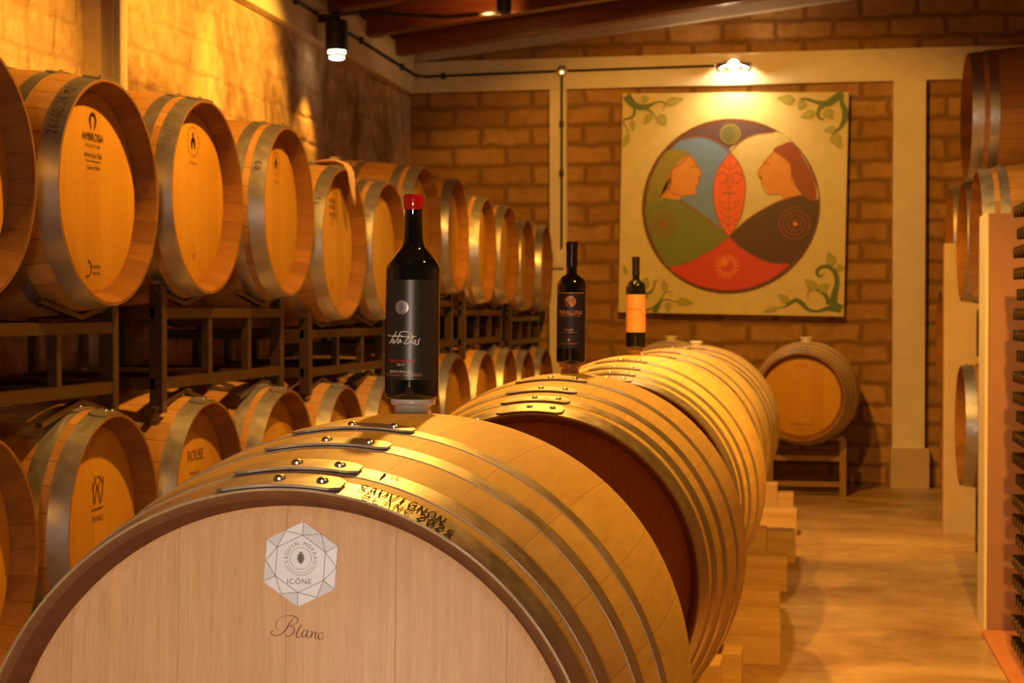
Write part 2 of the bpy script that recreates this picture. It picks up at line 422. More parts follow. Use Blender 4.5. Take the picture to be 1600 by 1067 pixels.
GL = {
 'S': [[(.85, .85), (.5, 1), (.15, .8), (.4, .55), (.75, .35), (.6, .05), (.1, .08)]],
 'A': [[(.05, 0), (.45, 1), (.85, 0)], [(.2, .38), (.75, .38)]],
 'U': [[(.1, 1), (.12, .3), (.45, 0), (.8, .3), (.85, 1)]],
 'V': [[(.05, 1), (.45, 0), (.9, 1)]],
 'I': [[(.4, 1), (.4, 0)]],
 'G': [[(.85, .85), (.5, 1), (.12, .6), (.3, .05), (.8, .15), (.85, .45), (.5, .45)]],
 'N': [[(.1, 0), (.15, 1)], [(.15, 1), (.75, 0)], [(.75, 0), (.85, 1)]],
 'O': [[(.5, 1), (.1, .55), (.4, 0), (.85, .4), (.7, .95), (.45, 1)]],
 'B': [[(.15, 1), (.12, 0)], [(.12, 1), (.7, .85), (.6, .6), (.15, .5)], [(.15, .5), (.8, .35), (.65, .05), (.1, 0)]],
 'L': [[(.15, 1), (.12, 0)], [(.12, 0), (.75, .03)]],
 'C': [[(.85, .85), (.5, 1), (.12, .5), (.4, .02), (.85, .15)]],
 '2': [[(.12, .78), (.45, 1), (.75, .72), (.12, .02)], [(.12, .02), (.85, .05)]],
 '0': [[(.5, 1), (.12, .5), (.45, 0), (.82, .5), (.5, 1)]],
 '5': [[(.8, 1), (.25, .98)], [(.25, .98), (.2, .55)], [(.2, .55), (.75, .5), (.7, .08), (.12, .05)]],
 '6': [[(.7, 1), (.2, .55), (.2, .1), (.6, .02), (.75, .35), (.25, .42)]],
 '4': [[(.6, 0), (.65, 1)], [(.65, 1), (.1, .4)], [(.1, .4), (.9, .4)]],
 '1': [[(.15, .7), (.5, 1)], [(.5, 1), (.45, 0)]],
 'M': [[(.05, 0), (.15, 1)], [(.15, 1), (.45, .4)], [(.45, .4), (.8, 1)], [(.8, 1), (.88, 0)]],
 '3': [[(.15, .9), (.6, 1), (.7, .7), (.35, .52)], [(.35, .52), (.8, .35), (.55, .02), (.1, .08)]],
 '/': [[(.15, -.1), (.7, 1.1)]], 'E': [[(.75, 1), (.15, 1)], [(.15, 1), (.12, 0)], [(.12, 0), (.75, 0)], [(.13, .5), (.6, .5)]],
 'R': [[(.12, 0), (.15, 1)], [(.15, 1), (.75, .8), (.6, .5), (.15, .48)], [(.4, .48), (.85, 0)]],
}
def write(bm, s, x, y, h, wch, mapf, wd, mi=0, ar=None):
    for ch in s:
        if ch != ' ':
            for st in GL[ch]:
                ribbon(bm, [(x + px * wch * 0.85, y + py * h) for px, py in st], wd, mapf, mi, n=4)
        x += wch

# ------------------------------------------------------------------ barrels
def prof_r(Rb, Rh, u): return Rh + (Rb - Rh) * (1 - u * u)
HOOPS_1 = [(-1.0, -.935), (-.895, -.838), (-.705, -.648), (-.515, -.458)]
HOOPS_C = [(-1.0, -.905), (-.865, -.80), (-.71, -.645), (-.46, -.395)]
HOOPS_A = [(-1.0, -.885), (-.74, -.66), (-.40, -.32)]
HOOPS_B = [(-1.0, -.885), (-.835, -.745), (-.40, -.32)]
def hoop_bm(Rb, Rh, L, u0, u1, seg, th=0.0009):
    bm = bmesh.new()
    pr = []
    us = [u0 + (u1 - u0) * q / 6 for q in range(7)]
    for u in us: pr.append((prof_r(Rb, Rh, u) - 0.0004, u * L))
    for u in us[::-1]: pr.append((prof_r(Rb, Rh, u) + th + 0.0002, u * L))
    pr.append(pr[0])
    lathe(bm, pr, seg, 'Y', [0] * 6 + [1] + [0] * 6 + [1])
    return bm
def lap_bm(Rb, Rh, L, u0, u1, a0=-.22, a1=.175):
    bm = bmesh.new(); n = 14
    um = (u0 + u1) / 2; hw = (u1 - u0) / 2 * 0.98
    top = []; bot = []
    for i in range(n + 1):
        t = i / n; a = a0 + (a1 - a0) * t
        k = 1.0
        if i == n or i == 0: k = 0.55
        elif i == n - 1 or i == 1: k = 0.96
        for (lst, off) in ((top, .0052), (bot, .0026)):
            row = []
            for s in (-1, 1):
                u = um + s * hw * k; r = prof_r(Rb, Rh, u) + off
                row.append(bm.verts.new((r * math.sin(a), u * L, r * math.cos(a))))
            lst.append(row)
    for i in range(n):
        bm.faces.new((top[i][0], top[i][1], top[i + 1][1], top[i + 1][0]))
        bm.faces.new((bot[i][1], bot[i][0], bot[i + 1][0], bot[i + 1][1]))
        bm.faces.new((top[i][0], top[i + 1][0], bot[i + 1][0], bot[i][0])).material_index = 1
        bm.faces.new((top[i + 1][1], top[i][1], bot[i][1], bot[i + 1][1])).material_index = 1
    for i in (0, n):
        bm.faces.new((top[i][0], bot[i][0], bot[i][1], top[i][1]))
    bmesh.ops.recalc_face_normals(bm, faces=bm.faces)
    return bm
def rivet_bm(Rb, Rh, L, u, a, r=0.0065):
    bm = bmesh.new()
    R = prof_r(Rb, Rh, u) + .005
    n = Vector((math.sin(a), 0, math.cos(a)))
    mt = Matrix.Translation(n * R + Vector((0, u * L, 0))) @ n.to_track_quat('Z', 'Y').to_matrix().to_4x4()
    rings = []
    for rr, h in ((r, -.001), (r, .0012), (r * .75, .0032), (r * .35, .0042)):
        rings.append([bm.verts.new(mt @ Vector((rr * math.cos(2 * PI * k / 12), rr * math.sin(2 * PI * k / 12), h))) for k in range(12)])
    for A, B in zip(rings, rings[1:]):
        for k in range(12): bm.faces.new((A[k], A[(k + 1) % 12], B[(k + 1) % 12], B[k]))
    bm.faces.new(rings[-1])
    return bm
class Barrel: pass
def make_barrel(label, loc, yaw, pitch, Rb, Rh, L, hoops, stave, headm, hoopm, group, seg=96, bung=None, rivets=True, chime=None, cat='barrel', rivet_r=.0065, rec=.055, inn=.030):
    """loc is the centre of the barrel; the Empty stands under the bilge"""
    root = thing('wine_barrel', label, cat, (0, 0, 0), (0, 0, 0), group)
    ro = Euler((pitch, 0, yaw), 'XYZ')
    root.rotation_euler = ro
    off = ro.to_matrix() @ Vector((0, 0, -Rb))
    root.location = Vector(loc) + off
    ctr = (0, 0, Rb)
    th = 0.009 if inn > .025 else 0.007
    ch = chime or M['chime']
    bm = bmesh.new(); pr = []; ms = []
    nn = 40
    # inner back -> end -> outer -> end -> inner
    pr.append((Rh - inn - .002, -L + rec + .012)); ms.append(1)
    pr.append((Rh - inn, -L + rec)); ms.append(1)
    pr.append((Rh - th - .003, -L + .004)); ms.append(1)
    pr.append((Rh - th + .002, -L)); ms.append(1)
    pr.append((Rh - .0015, -L)); ms.append(0)
    for i in range(nn + 1):
        u = -1 + 2 * i / nn
        uu = max(-.9975, min(.9975, u))
        pr.append((prof_r(Rb, Rh, uu), uu * L)); ms.append(0)
    ms[-1] = 1
    pr.append((Rh - .0015, L)); ms.append(1)
    pr.append((Rh - th + .002, L)); ms.append(1)
    pr.append((Rh - inn, L - rec)); ms.append(1)
    pr.append((Rh - inn - .002, L - rec - .012))
    lathe(bm, pr, seg, 'Y', ms)
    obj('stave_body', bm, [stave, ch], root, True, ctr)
    hd = None
    for s in (-1, 1):
        bm = bmesh.new()
        y = s * (L - rec)
        R = Rh - inn - .0005
        pr = [(0, y), (R - .012, y), (R, y - s * .005), (R, y - s * .018), (0, y - s * .018)]
        lathe(bm, pr, 64, 'Y')
        h = obj('barrel_head', bm, headm, root, True, ctr)
        if s < 0: hd = h
    hs = []
    for (a, b) in hoops:
        for s in (1, -1):
            u0, u1 = (a, b) if s > 0 else (-b, -a)
            h = obj('hoop', hoop_bm(Rb, Rh, L, u0, u1, seg), [hoopm, M['hoop_edge']], root, True, ctr)
            hs.append(h)
            if rivets:
                obj('hoop_lap', lap_bm(Rb, Rh, L, u0, u1), [hoopm, M['hoop_edge']], h, True)
                for aa in (-.025, .11):
                    obj('rivet', rivet_bm(Rb, Rh, L, (u0 + u1) / 2, aa, rivet_r), M['rivet'], h, True)
    if bung:
        bm = bmesh.new()
        rb = bung[1] if len(bung) > 1 else 0.030; hb = bung[2] if len(bung) > 2 else 0.020
        lathe(bm, [(0, -.006), (rb * .86, -.006), (rb * .80, hb * .45), (rb * .84, hb * .5), (rb, hb * .58), (rb * 1.02, hb * .82), (rb * .96, hb), (0, hb)], 32)
        o = obj('bung', bm, bung[0], root, True, (0, 0, 2 * Rb))
    B = Barrel(); B.root = root; B.head = hd; B.hoops = hs; B.Rb, B.Rh, B.L = Rb, Rh, L; B.rec = rec
    B.top = Vector(loc) - off
    return B
def head_map(B, off=0.0012):
    y = -B.L + B.rec - off
    return lambda x, z: (x, y, z)
def hoop_map(B, off=.0024):
    # s = arc angle (rad) clockwise from the top seen from the front, t = u along the axis
    return lambda a, u: ((prof_r(B.Rb, B.Rh, u) + off) * math.sin(a), u * B.L, (prof_r(B.Rb, B.Rh, u) + off) * math.cos(a))
def copy_tree(o, parent=None):
    c = o.copy(); C.objects.link(c); c.parent = parent
    for ch in list(o.children): copy_tree(ch, c)
    return c

Z0 = CAM_H
def W(x, y, z): return (x, y, z + Z0)
GC = 'barrels lying end to end in the centre row'
cb = []
specs = [  # X, Z, D, yaw, pitch, Rh, Rb, L
 (-.547, -.540, 2.194, -.046, -.057, .324, .397, .673),
 (-.548, -.563, 3.761, -.016, -.036, .338, .418, .598),
 (-.532, -.552, 5.109, .023, .003, .357, .414, .592),
 (-.530, -.545, 6.400, .015, .005, .352, .400, .584),
 (-.504, -.552, 7.666, .011, .010, .351, .393, .584)]
labs = ['large pale oak barrel in the foreground with a white hexagonal sticker and the word Blanc',
        'oak barrel right behind the foreground barrel, carrying the navy labelled bottle',
        'oak barrel in the centre row carrying the bottle with the orange label',
        'mostly hidden oak barrel behind the one that carries the orange labelled bottle',
        'farthest oak barrel of the centre row, white bung on top, bare of bottles']
bungs = [(M['bung_white'], .0315, .022), (M['bung_amber'], .026, .024), (M['bung_brown'], .024, .022), None, (M['bung_white'], .030, .022)]
for i, (X, Z, D, yw, pt, Rh, Rb, L) in enumerate(specs):
    B = make_barrel(labs[i], W(X, D, Z), -yw, pt, Rb, Rh, L, HOOPS_1 if i == 0 else HOOPS_C, M['stave_new'],
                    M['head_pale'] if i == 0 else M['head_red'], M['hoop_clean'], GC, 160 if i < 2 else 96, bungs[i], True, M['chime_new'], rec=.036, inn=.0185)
    cb.append(B)

# --- print on the foreground barrel
B = cb[0]
hm = head_map(B)
PX = 1489.0 * 0.955
def hx(px, py):   # photo pixel on the head -> head coordinates
    return (px * 6.74743e-4 + py * 8.512e-6 - .313737, px * 1.53646e-5 - py * 6.53411e-4 + .814181)
def zs(x, y): return hx(390 + x / 4.64, 790 + y / 4.64)
bm = bmesh.new()
hexp = [zs(*p) for p in ((395, 115), (640, 292), (618, 605), (352, 732), (103, 550), (130, 240))]
st_map = lambda x, z: (x, hm(x, z)[1] - .0004, z)
poly(bm, hexp, hm, 0, False)
for tri in (((395, 115), (640, 292), (552, 338), (387, 213)), ((103, 550), (120, 392), (190, 508)), ((618, 605), (537, 543), (488, 664)), ((130, 240), (265, 180), (203, 300)), ((232, 638), (352, 732), (352, 628))):
    poly(bm, [zs(*p) for p in tri], lambda x, z: (x, hm(x, z)[1] - .0002, z), 1, False)
obj('sticker', bm, [M['sticker'], M['sticker_facet']], B.head)
bm = bmesh.new()
inn = [(387, 213), (552, 338), (537, 543), (352, 628), (190, 508), (203, 300)]
segs = [(inn[i], inn[(i + 1) % 6]) for i in range(6)]
segs += [((395, 115), inn[0]), ((265, 180), inn[0]), ((522, 205), inn[0]), ((522, 205), inn[1]), ((640, 292), inn[1]), ((632, 448), inn[1]), ((632, 448), inn[2]), ((618, 605), inn[2]), ((488, 664), inn[2]), ((488, 664), inn[3]), ((352, 732), inn[3]), ((232, 638), inn[3]), ((232, 638), inn[4]), ((103, 550), inn[4]), ((120, 392), inn[4]), ((120, 392), inn[5]), ((130, 240), inn[5]), ((265, 180), inn[5])]
for a, b in segs: ribbon(bm, [zs(*a), zs(*b)], .0006, st_map, 0, False)
cc = zs(374, 382)
def ring(bm, c, r, a0, a1, wd, mp, mi=0, n=36):
    ribbon(bm, [(c[0] + r * math.cos(a0 + (a1 - a0) * i / n), c[1] + r * math.sin(a0 + (a1 - a0) * i / n)) for i in range(n + 1)], wd, mp, mi, False)
ring(bm, cc, .0112, 0, 2 * PI, .0004, st_map)
ring(bm, cc, .0146, PI * 1.15, PI * 1.85, .0004, st_map)
ring(bm, cc, .0172, PI * 1.15, PI * 1.85, .0005, st_map)
def arc_text(bm, s, c, r, a0, a1, size, mp, mi=0):
    n = len(s)
    for i, ch in enumerate(s):
        if ch == ' ': continue
        a = a0 + (a1 - a0) * i / (n - 1)
        ca, sa = math.cos(a - PI / 2), math.sin(a - PI / 2)
        px, py = c[0] + r * math.cos(a), c[1] + r * math.sin(a)
        text_into(bm, ch, size, 0, 0, lambda x, y, ca=ca, sa=sa, px=px, py=py: mp(px + x * ca - y * sa, py + x * sa + y * ca), mi)
arc_text(bm, 'SEGUIN MOREAU', cc, .0155, PI * 1.08, -PI * .08, .0056, st_map)
text_into(bm, 'ICÔNE', .0078, *zs(362, 548), st_map, 0, 1.0, 1.15)
# oak leaf
for (x, y, r) in ((374, 345, 11), (362, 362, 11), (386, 362, 11), (358, 382, 11), (390, 382, 11), (374, 372, 13), (364, 402, 10), (384, 402, 10), (374, 395, 12), (374, 415, 7)):
    c = zs(x, y); rr = r / 4.64 / 1475
    poly(bm, [(c[0] + rr * math.cos(k * PI / 4), c[1] + 1.15 * rr * math.sin(k * PI / 4)) for k in range(8)], lambda x, z: (x, hm(x, z)[1] - .0006, z), 0, False)
obj('sticker_print', bm, M['ink_grey'], B.head)
bm = bmesh.new()
bl = [([(215, 905), (192, 880), (200, 838), (245, 803), (305, 797), (348, 818), (345, 848), (308, 868), (268, 876)], [1, 2, 2, 2, 3, 4, 4, 3, 2]),
      ([(326, 812), (300, 838), (272, 888), (232, 930), (185, 942), (156, 925), (158, 908), (178, 908)], [2, 4, 6, 5, 4, 4, 3, 4]),
      ([(290, 870), (322, 885), (324, 915), (298, 942), (268, 946), (256, 934)], [2, 4, 6, 5, 3, 2]),
      ([(378, 862), (352, 905), (340, 940), (350, 956), (378, 938)], [4, 6, 6, 4, 2]),
      ([(424, 908), (402, 902), (382, 925), (384, 950), (402, 945), (426, 906)], [2, 3, 6, 5, 3, 2]),
      ([(426, 904), (414, 940), (424, 956), (446, 938)], [5, 6, 4, 2]),
      ([(446, 912), (456, 914), (446, 956)], [2, 5, 6]), ([(450, 945), (470, 918), (484, 918), (476, 948), (484, 962), (502, 948)], [2, 3, 6, 6, 4, 2]),
      ([(530, 932), (530, 922), (514, 920), (500, 942), (506, 966), (526, 962), (540, 944)], [5, 3, 2, 6, 5, 3, 2])]
for pts, wds in bl: ribbon(bm, [zs(*p) for p in pts], [q * 1.25 / 4.64 / 1475 for q in wds], hm, 0)
obj('branded_script', bm, M['ink_brown'], B.head)
bm = bmesh.new()
pm = hoop_map(B)
h0 = B.hoops[0]
write(bm, 'SAUVIGNON', .218, -.966, .030, .0325, pm, .0052)
write(bm, 'BLANC', .250, -.995, .024, .034, pm, .0038)
write(bm, '2025', .432, -.997, .028, .032, pm, .0060)
obj('marker_writing', bm, M['ink_marker'], h0)
bm = bmesh.new()
write(bm, '1', .235, -.884, .036, .03, pm, .006); write(bm, 'ER', .268, -.862, .014, .014, pm, .003)
obj('marker_writing', bm, M['ink_marker'], B.hoops[2])
# thin rim wear: light zinc edge is part of the hoop itself

# ------------------------------------------------------------------ left rows
RB, RH, LL = .350, .305, .475
pitch_d = .742
up_z = {-1: .324, 0: .324, 1: .365, 2: .365, 3: .280, 4: .280, 5: .415, 6: .415, 7: .365, 8: .365, 9: .322, 10: .322}
lo_z = {-1: -.585, 0: -.585, 1: -.590, 2: -.590, 3: -.612, 4: -.612, 5: -.545, 6: -.545, 7: -.545, 8: -.545, 9: -.575, 10: -.575}
GU = 'barrels on the upper tier of the left wall racks'; GL_ = 'barrels on the lower tier of the left wall racks'
ord_ = ['nearest', 'second', 'third', 'fourth', 'fifth', 'sixth', 'seventh', 'eighth', 'ninth', 'tenth', 'eleventh', 'last']
desc_up = {-1: 'barrel cut by the left frame edge, upper tier of the left racks',
 0: 'upper tier barrel whose head carries a black arch logo and printed lines',
 1: 'upper tier barrel with a round acorn brand, right of the arch logo barrel',
 2: 'upper tier barrel with a small dark emblem in shade, left of the cloth-draped barrel',
 3: 'upper tier barrel on the left with a tan cloth hung over its rim',
 4: 'upper tier barrel directly left of the red capped bottle, half hidden by it',
 5: 'raised upper tier barrel rising behind the red capped bottle neck',
 6: 'upper tier barrel just right of the red capped bottle shoulder',
 7: 'upper tier barrel, fifth from the far end of the left racks',
 8: 'upper tier barrel, third from the back wall on the left racks, brightest hoop glint',
 9: 'upper tier barrel next to the last one by the back wall column',
 10: 'last upper tier barrel of the left racks, touching the cream column in view'}
desc_up[7] = 'upper tier barrel, fourth from the back end of the left racks'
desc_up[8] = 'upper tier barrel, third from the back end of the left racks'
desc_lo = {-1: 'barrel cut by the left frame edge, lower tier of the left racks',
 0: 'lower tier barrel with a crest brand on its head, bottom left of the view',
 1: 'lower tier barrel with a printed word on its head, right of the crest barrel',
 2: 'lower tier barrel under the gap between first racks, third from the left edge pair',
 3: 'lower tier barrel below the cloth-draped barrel',
 4: 'lower tier barrel immediately left of the red capped bottle base',
 5: 'lower tier barrel hidden mostly behind the red capped bottle base',
 6: 'lower tier barrel immediately right of the red capped bottle base',
 7: 'lower tier barrel, fourth from the back end of the left racks',
 8: 'taller standing lower tier barrel, third from the back end of the left racks',
 9: 'lower tier barrel next to the last one by the back wall column',
 10: 'last lower tier barrel of the left racks by the back wall column'}
desc_lo[2] = 'lower tier barrel just beyond the one with the printed word'
desc_lo[8] = 'lower tier barrel, third from the back end of the left racks'
protoA = make_barrel(desc_up[0], (0, 0, 0), PI / 2, 0, RB, RH, LL, HOOPS_A, M['stave_old'], M['head_honey'], M['hoop'], GU, 72, (M['bung_white'], .028, .018), True)
protoB = make_barrel(desc_up[1], (0, 0, 0), PI / 2, 0, RB, RH, LL, HOOPS_B, M['stave_old'], M['head_honey'], M['hoop'], GU, 72, (M['bung_white'], .028, .018), True)
usedP = set()
def place(proto, loc, yaw, label, group):
    if id(proto) in usedP:
        r = copy_tree(proto.root)
    else:
        r = proto.root; usedP.add(id(proto))
    r.location = (loc[0], loc[1], loc[2] - RB); r.rotation_euler = (0, 0, yaw)
    r['label'] = label; r['group'] = group
    return r
def child(r, nm, k=0):
    c = [o for o in r.children if o.name.split('.')[0] == nm]
    return c[k]
random.seed(4)
LX = -1.85 - LL
upper = {}; lower = {}
for k in range(-1, 11):
    D = 4.10 + pitch_d * k
    jx = random.uniform(-.012, .012); jy = random.uniform(-.03, .03)
    upper[k] = place(protoA if k in (0, 3, 6) else protoB, W(LX + jx, D, up_z[k]), PI / 2 + jy, desc_up[k], GU)
    lower[k] = place(protoB if k in (0, 2, 5, 8) else protoA, W(LX + jx * .7 + .0, D, lo_z[k]), PI / 2 - jy, desc_lo[k], GL_)

class FB: pass
fb = FB(); fb.L, fb.rec, fb.Rb, fb.Rh = LL, .055, RB, RH
fm = head_map(fb); fh = hoop_map(fb)
def front_head(r):
    return [o for o in r.children if o.name.startswith('barrel_head')][0]
def front_hoop(r):
    return [o for o in r.children if o.name.split('.')[0] == 'hoop'][0]
# arch logo barrel
bm = bmesh.new()
ring(bm, (0, .198), .017, -.5, PI + .5, .010, fm)
for s in (-1, 1): ribbon(bm, [(s * .013, .188), (s * .010, .172)], [.008, .002], fm, 0, False)
text_into(bm, 'AMBROSIA', .031, 0, .153, fm, 0, .86)
text_into(bm, 'PRODUCTION', .0125, .002, .128, fm, 0, .9, 1.3)
text_into(bm, 'American Oak', .021, .002, .104, fm, 0, .85)
ribbon(bm, [(-.045, .087), (.05, .087)], .0016, fm, 0, False)
text_into(bm, 'Center West', .017, .004, .070, fm, 0, .85)
obj('printed_mark', bm, M['ink_black'], front_head(upper[0])); bm = bmesh.new()
ring(bm, (-.035, -.205), .022, -PI * .62, PI * .45, .004, fm)
text_into(bm, 'tonelería', .018, .018, -.198, fm, 0, .8)
text_into(bm, 'nacional', .017, .018, -.216, fm, 0, .8)
obj('printed_mark', bm, M['ink_black'], front_head(upper[0]))
bm = bmesh.new()
write(bm, '26/02/24 M3', -1.14, -.965, .055, .054, fh, .0055)
obj('marker_writing', bm, M['ink_marker'], front_hoop(upper[0]))
bm = bmesh.new()
write(bm, '26/02/24 M3', -1.05, -.965, .055, .054, fh, .0045)
obj('marker_writing', bm, M['ink_grey'], front_hoop(upper[1]))
def emblem(bm, c, r):
    for k in range(16):
        a = k * PI / 8
        p = (c[0] + r * math.cos(a), c[1] + r * math.sin(a))
        ring(bm, p, r * .1, 0, 2 * PI, .0022, fm, 0, 8)
    for (x, y, q) in ((0, .3, .2), (-.25, -.15, .2), (.25, -.15, .2)):
        poly(bm, [(c[0] + r * (x + q * .7 * math.cos(t * PI / 4)), c[1] + r * (y + q * 2.0 * math.sin(t * PI / 4))) for t in range(8)], fm, 1, False)
for k, s in ((1, .046), (2, .040)):
    bm = bmesh.new(); emblem(bm, (.0, .178), s)
    text_into(bm, 'Chateau', .018, 0, .112, fm, 0)
    if k == 1:
        obj('printed_mark', bm, [M['ink_faint'], M['ink_black']], front_head(upper[k])); bm = bmesh.new()
        text_into(bm, 'Boise 72', .014, 0, -.150, fm, 0)
        ring(bm, (.005, -.185), .020, 0, PI, .002, fm); text_into(bm, 'BT', .026, .005, -.188, fm, 0)
    obj('printed_mark', bm, [M['ink_faint'], M['ink_black']], front_head(upper[k]))
bm = bmesh.new()
for z, wd in ((.175, .05), (.150, .055), (.120, .05), (.100, .03), (.080, .02), (-.16, .02), (-.175, .02)):
    text_into(bm, 'ROBLE' if wd > .04 else 'MT', .026 if wd > .04 else .018, -.01, z, fm, 0)
obj('printed_mark', bm, M['ink_brown'], front_head(upper[3]))
bm = bmesh.new()
ribbon(bm, [(-.03, .12), (-.02, .06), (0, .11), (.02, .06), (.04, .13)], .006, fm)
ribbon(bm, [(-.035, .10), (0, .135), (.035, .115)], .004, fm); ribbon(bm, [(-.02, .14), (.0, .10), (.03, .14)], .003, fm)
ribbon(bm, [(-.04, .045), (.035, .047)], .005, fm, 0, False)
text_into(bm, 'FRANCE', .022, 0, .020, fm, 0, .9)
obj('printed_mark', bm, M['ink_brown'], front_head(lower[0]))
bm = bmesh.new()
text_into(bm, 'ROUSE', .050, 0, .135, fm, 0, .9)
text_into(bm, 'Américain', .020, -.01, .080, fm, 0); ribbon(bm, [(-.06, .055), (.05, .055)], .002, fm, 0, False); text_into(bm, 'Mendoza', .018, 0, .035, fm, 0)
obj('printed_mark', bm, M['ink_brown'], front_head(lower[1]))
for k in (6, 7, 8):
    bm = bmesh.new(); text_into(bm, 'OAK', .02, -.03, .17, fm, 0)
    obj('printed_mark', bm, M['ink_brown'], front_head(upper[k]))
# marker scribbles on hoops
for k, a in ((2, -1.15), (3, -1.1), (4, -1.2)):
    bm = bmesh.new(); write(bm, '03' if k == 2 else '12', a, -.955, .04, .07, fh, .006)
    obj('marker_writing', bm, M['ink_marker'], front_hoop(upper[k]))

# ------------------------------------------------------------------ steel racks
def rack(label, yc, zt, zb, zu, zl, side=-1, wdt=1.13, floor=False, group='steel racks between the barrel tiers', fx=1.955, depth=.62, ys=None):
    """zt/zb heights of the top/bottom rail, zu/zl centre heights of the barrels above/below"""
    X0 = side * fx; X1 = side * (fx + depth)
    base = 0.0 if floor else zb - .12
    root = thing('steel_barrel_rack', label, 'rack', (side * (fx + depth / 2), yc, base), (0, 0, 0), group)
    ox, oy, oz = root.location
    def L(x, y, z): return (x - ox, y - oy, z - oz)
    y0, y1 = yc - wdt / 2, yc + wdt / 2
    ys = ys or [yc - pitch_d / 2, yc + pitch_d / 2]
    for X in (X0, X1):
        for z, h in ((zt, .034), (zb, .034)):
            obj('rail', box_bm(L(X, yc, z), (.04, wdt, h), .004), M['steel_black'], root)
        for f in (0, .36, .70, 1):
            y = y0 + (y1 - y0) * f
            tz, bz = (zt, zb)
            if f in (0, 1): tz, bz = zt + (.09 if X == X0 else .05), (0.0 if floor else zb - (.09 if X == X0 else .06))
            sx = .045 if f in (0, 1) else .03
            obj('post', box_bm(L(X, y, (tz + bz) / 2), (sx, .035 if f in (0, 1) else .028, tz - bz), .004), M['steel_black'], root)
        u = abs(abs(X) - abs(LX)) / LL
        r = prof_r(RB, RH, min(u, 1))
        for yb in ys:
            for zc, zr, sg in ((zu, zt + .03, 1), (zl, zb - .03, -1)):
                if zc is None: continue
                d = abs(zc - zr)
                if d > r + .008:
                    al = math.acos(min(1, (r + .010) / d))
                else: al = math.radians(8)
                bm = bmesh.new()
                ln = .24
                for s in (-1, 1):
                    bar(bm, L(X, yb, zr), L(X, yb + s * ln * math.cos(al), zr + sg * ln * math.sin(al)), .02, .014)
                obj('cradle', bm, M['steel_black'], root)
    for y in (y0, y1):
        for z in (zt, zb):
            obj('side_bar', box_bm(L((X0 + X1) / 2, y, z), (depth, .035, .04), .003), M['steel_black'], root)
    for f in (.36, .70):
        y = y0 + (y1 - y0) * f
        for z in (zt, zb):
            obj('fork_bar', box_bm(L((X0 + X1) / 2, y, z), (depth, .028, .04), .003), M['steel_black'], root)
    return root
rl = ['below the arch logo barrel at the left frame edge', 'below the two acorn brand barrels', 'below the cloth-draped barrel',
      'behind the red capped bottle', 'third from the back end, right of the red capped bottle', 'last one by the back wall column']
rl[4] = 'next to the last, with two framed barrels above'
for n, k in enumerate((-1, 1, 3, 5, 7, 9)):
    yc = 4.10 + pitch_d * (k + .5)
    zu, zl = up_z[k] + Z0, lo_z[k] + Z0
    gap = (zu - RB) - (zl + RB)
    zt = zu - RB - .018; zb = zl + RB + .020
    rack('black steel two-barrel rack between tiers, ' + rl[n], yc, zt, zb, zu, zl)
    zl2 = zl
    rack('black steel rack on the floor holding the lower tier, ' + ['at the left frame edge', 'second from the left', 'third from the left', 'behind the red capped bottle', 'next to the last', 'nearest the back wall'][n], yc, zl2 - RB - .018, .10, zl2, None, floor=True, group='steel racks on the floor along the left wall')

# cloth hung on the rim of barrel 3
bm = bmesh.new()
rows = []
D3 = 4.10 + pitch_d * 3
zc3 = up_z[3] + Z0
path = [(-.20, .000), (-.16, .012), (-.10, .020), (-.05, .022), (-.012, .010), (.004, -.02), (.006, -.07), (.004, -.11), (.006, -.15)]
wds = [.02, .05, .08, .09, .08, .075, .07, .06, .03]
random.seed(7)
for i, ((dx, dz), ww) in enumerate(zip(path, wds)):
    row = []
    for j in range(7):
        t = j / 6 - .5
        y = .02 + ww * t + (i - 4) * .006
        a = y / .305
        x = dx + .007 * math.sin(j * 2.1 + i) + .006
        z = dz - .305 * (1 - math.cos(a)) + .004 * math.sin(j * 1.7 + i * .8)
        row.append(bm.verts.new((x, y, z)))
    rows.append(row)
for A_, B_ in zip(rows, rows[1:]):
    for j in range(6): bm.faces.new((A_[j], A_[j + 1], B_[j + 1], B_[j]))
o = obj('cloth', bm, M['cloth'], None, True, (-1.845, D3 + .02, zc3 + .318))
so = o.modifiers.new('thick', 'SOLIDIFY'); so.thickness = .004
tag(o, 'crumpled tan cloth hung over the rim of an upper tier barrel', 'cloth')

# ------------------------------------------------------------------ wall barrels on their stands
GW = 'barrels standing in front of the back wall'
wall_b = []
for (X, D, Z, yw, pt, lab) in ((.020, 11.50, -.570, -.10, .02, 'single barrel facing the camera below the painting, on a low steel stand'),
                              (-.93, 11.45, -.565, -.05, .02, 'barrel by the back wall almost hidden behind the centre row, white bung just showing')):
    B = make_barrel(lab, W(X, D, Z), yw, pt, .365, .300, .44, HOOPS_C, M['stave_new'], M['head_honey'], M['hoop_clean'], GW, 80, (M['bung_white'], .045, .03), True)
    wall_b.append(B)
B = wall_b[0]; m2 = head_map(B)
bm = bmesh.new(); text_into(bm, 'BUREA', .032, 0, .215, m2, 0)
ring(bm, (0, .215), .035, PI * 1.2, PI * 1.8, .003, m2, 0)
obj('printed_mark', bm, [M['ink_red'], M['ink_brown']], B.head); bm = bmesh.new()
text_into(bm, 'AMERICAN OAK', .026, 0, -.19, m2, 1, .8); text_into(bm, '2019', .026, 0, -.225, m2, 1)
obj('printed_mark', bm, [M['ink_red'], M['ink_brown']], B.head)
M['stand'] = plain('ochre_stand_steel', (0.30, 0.17, 0.07), 0.5, 0.2, var=0.2)
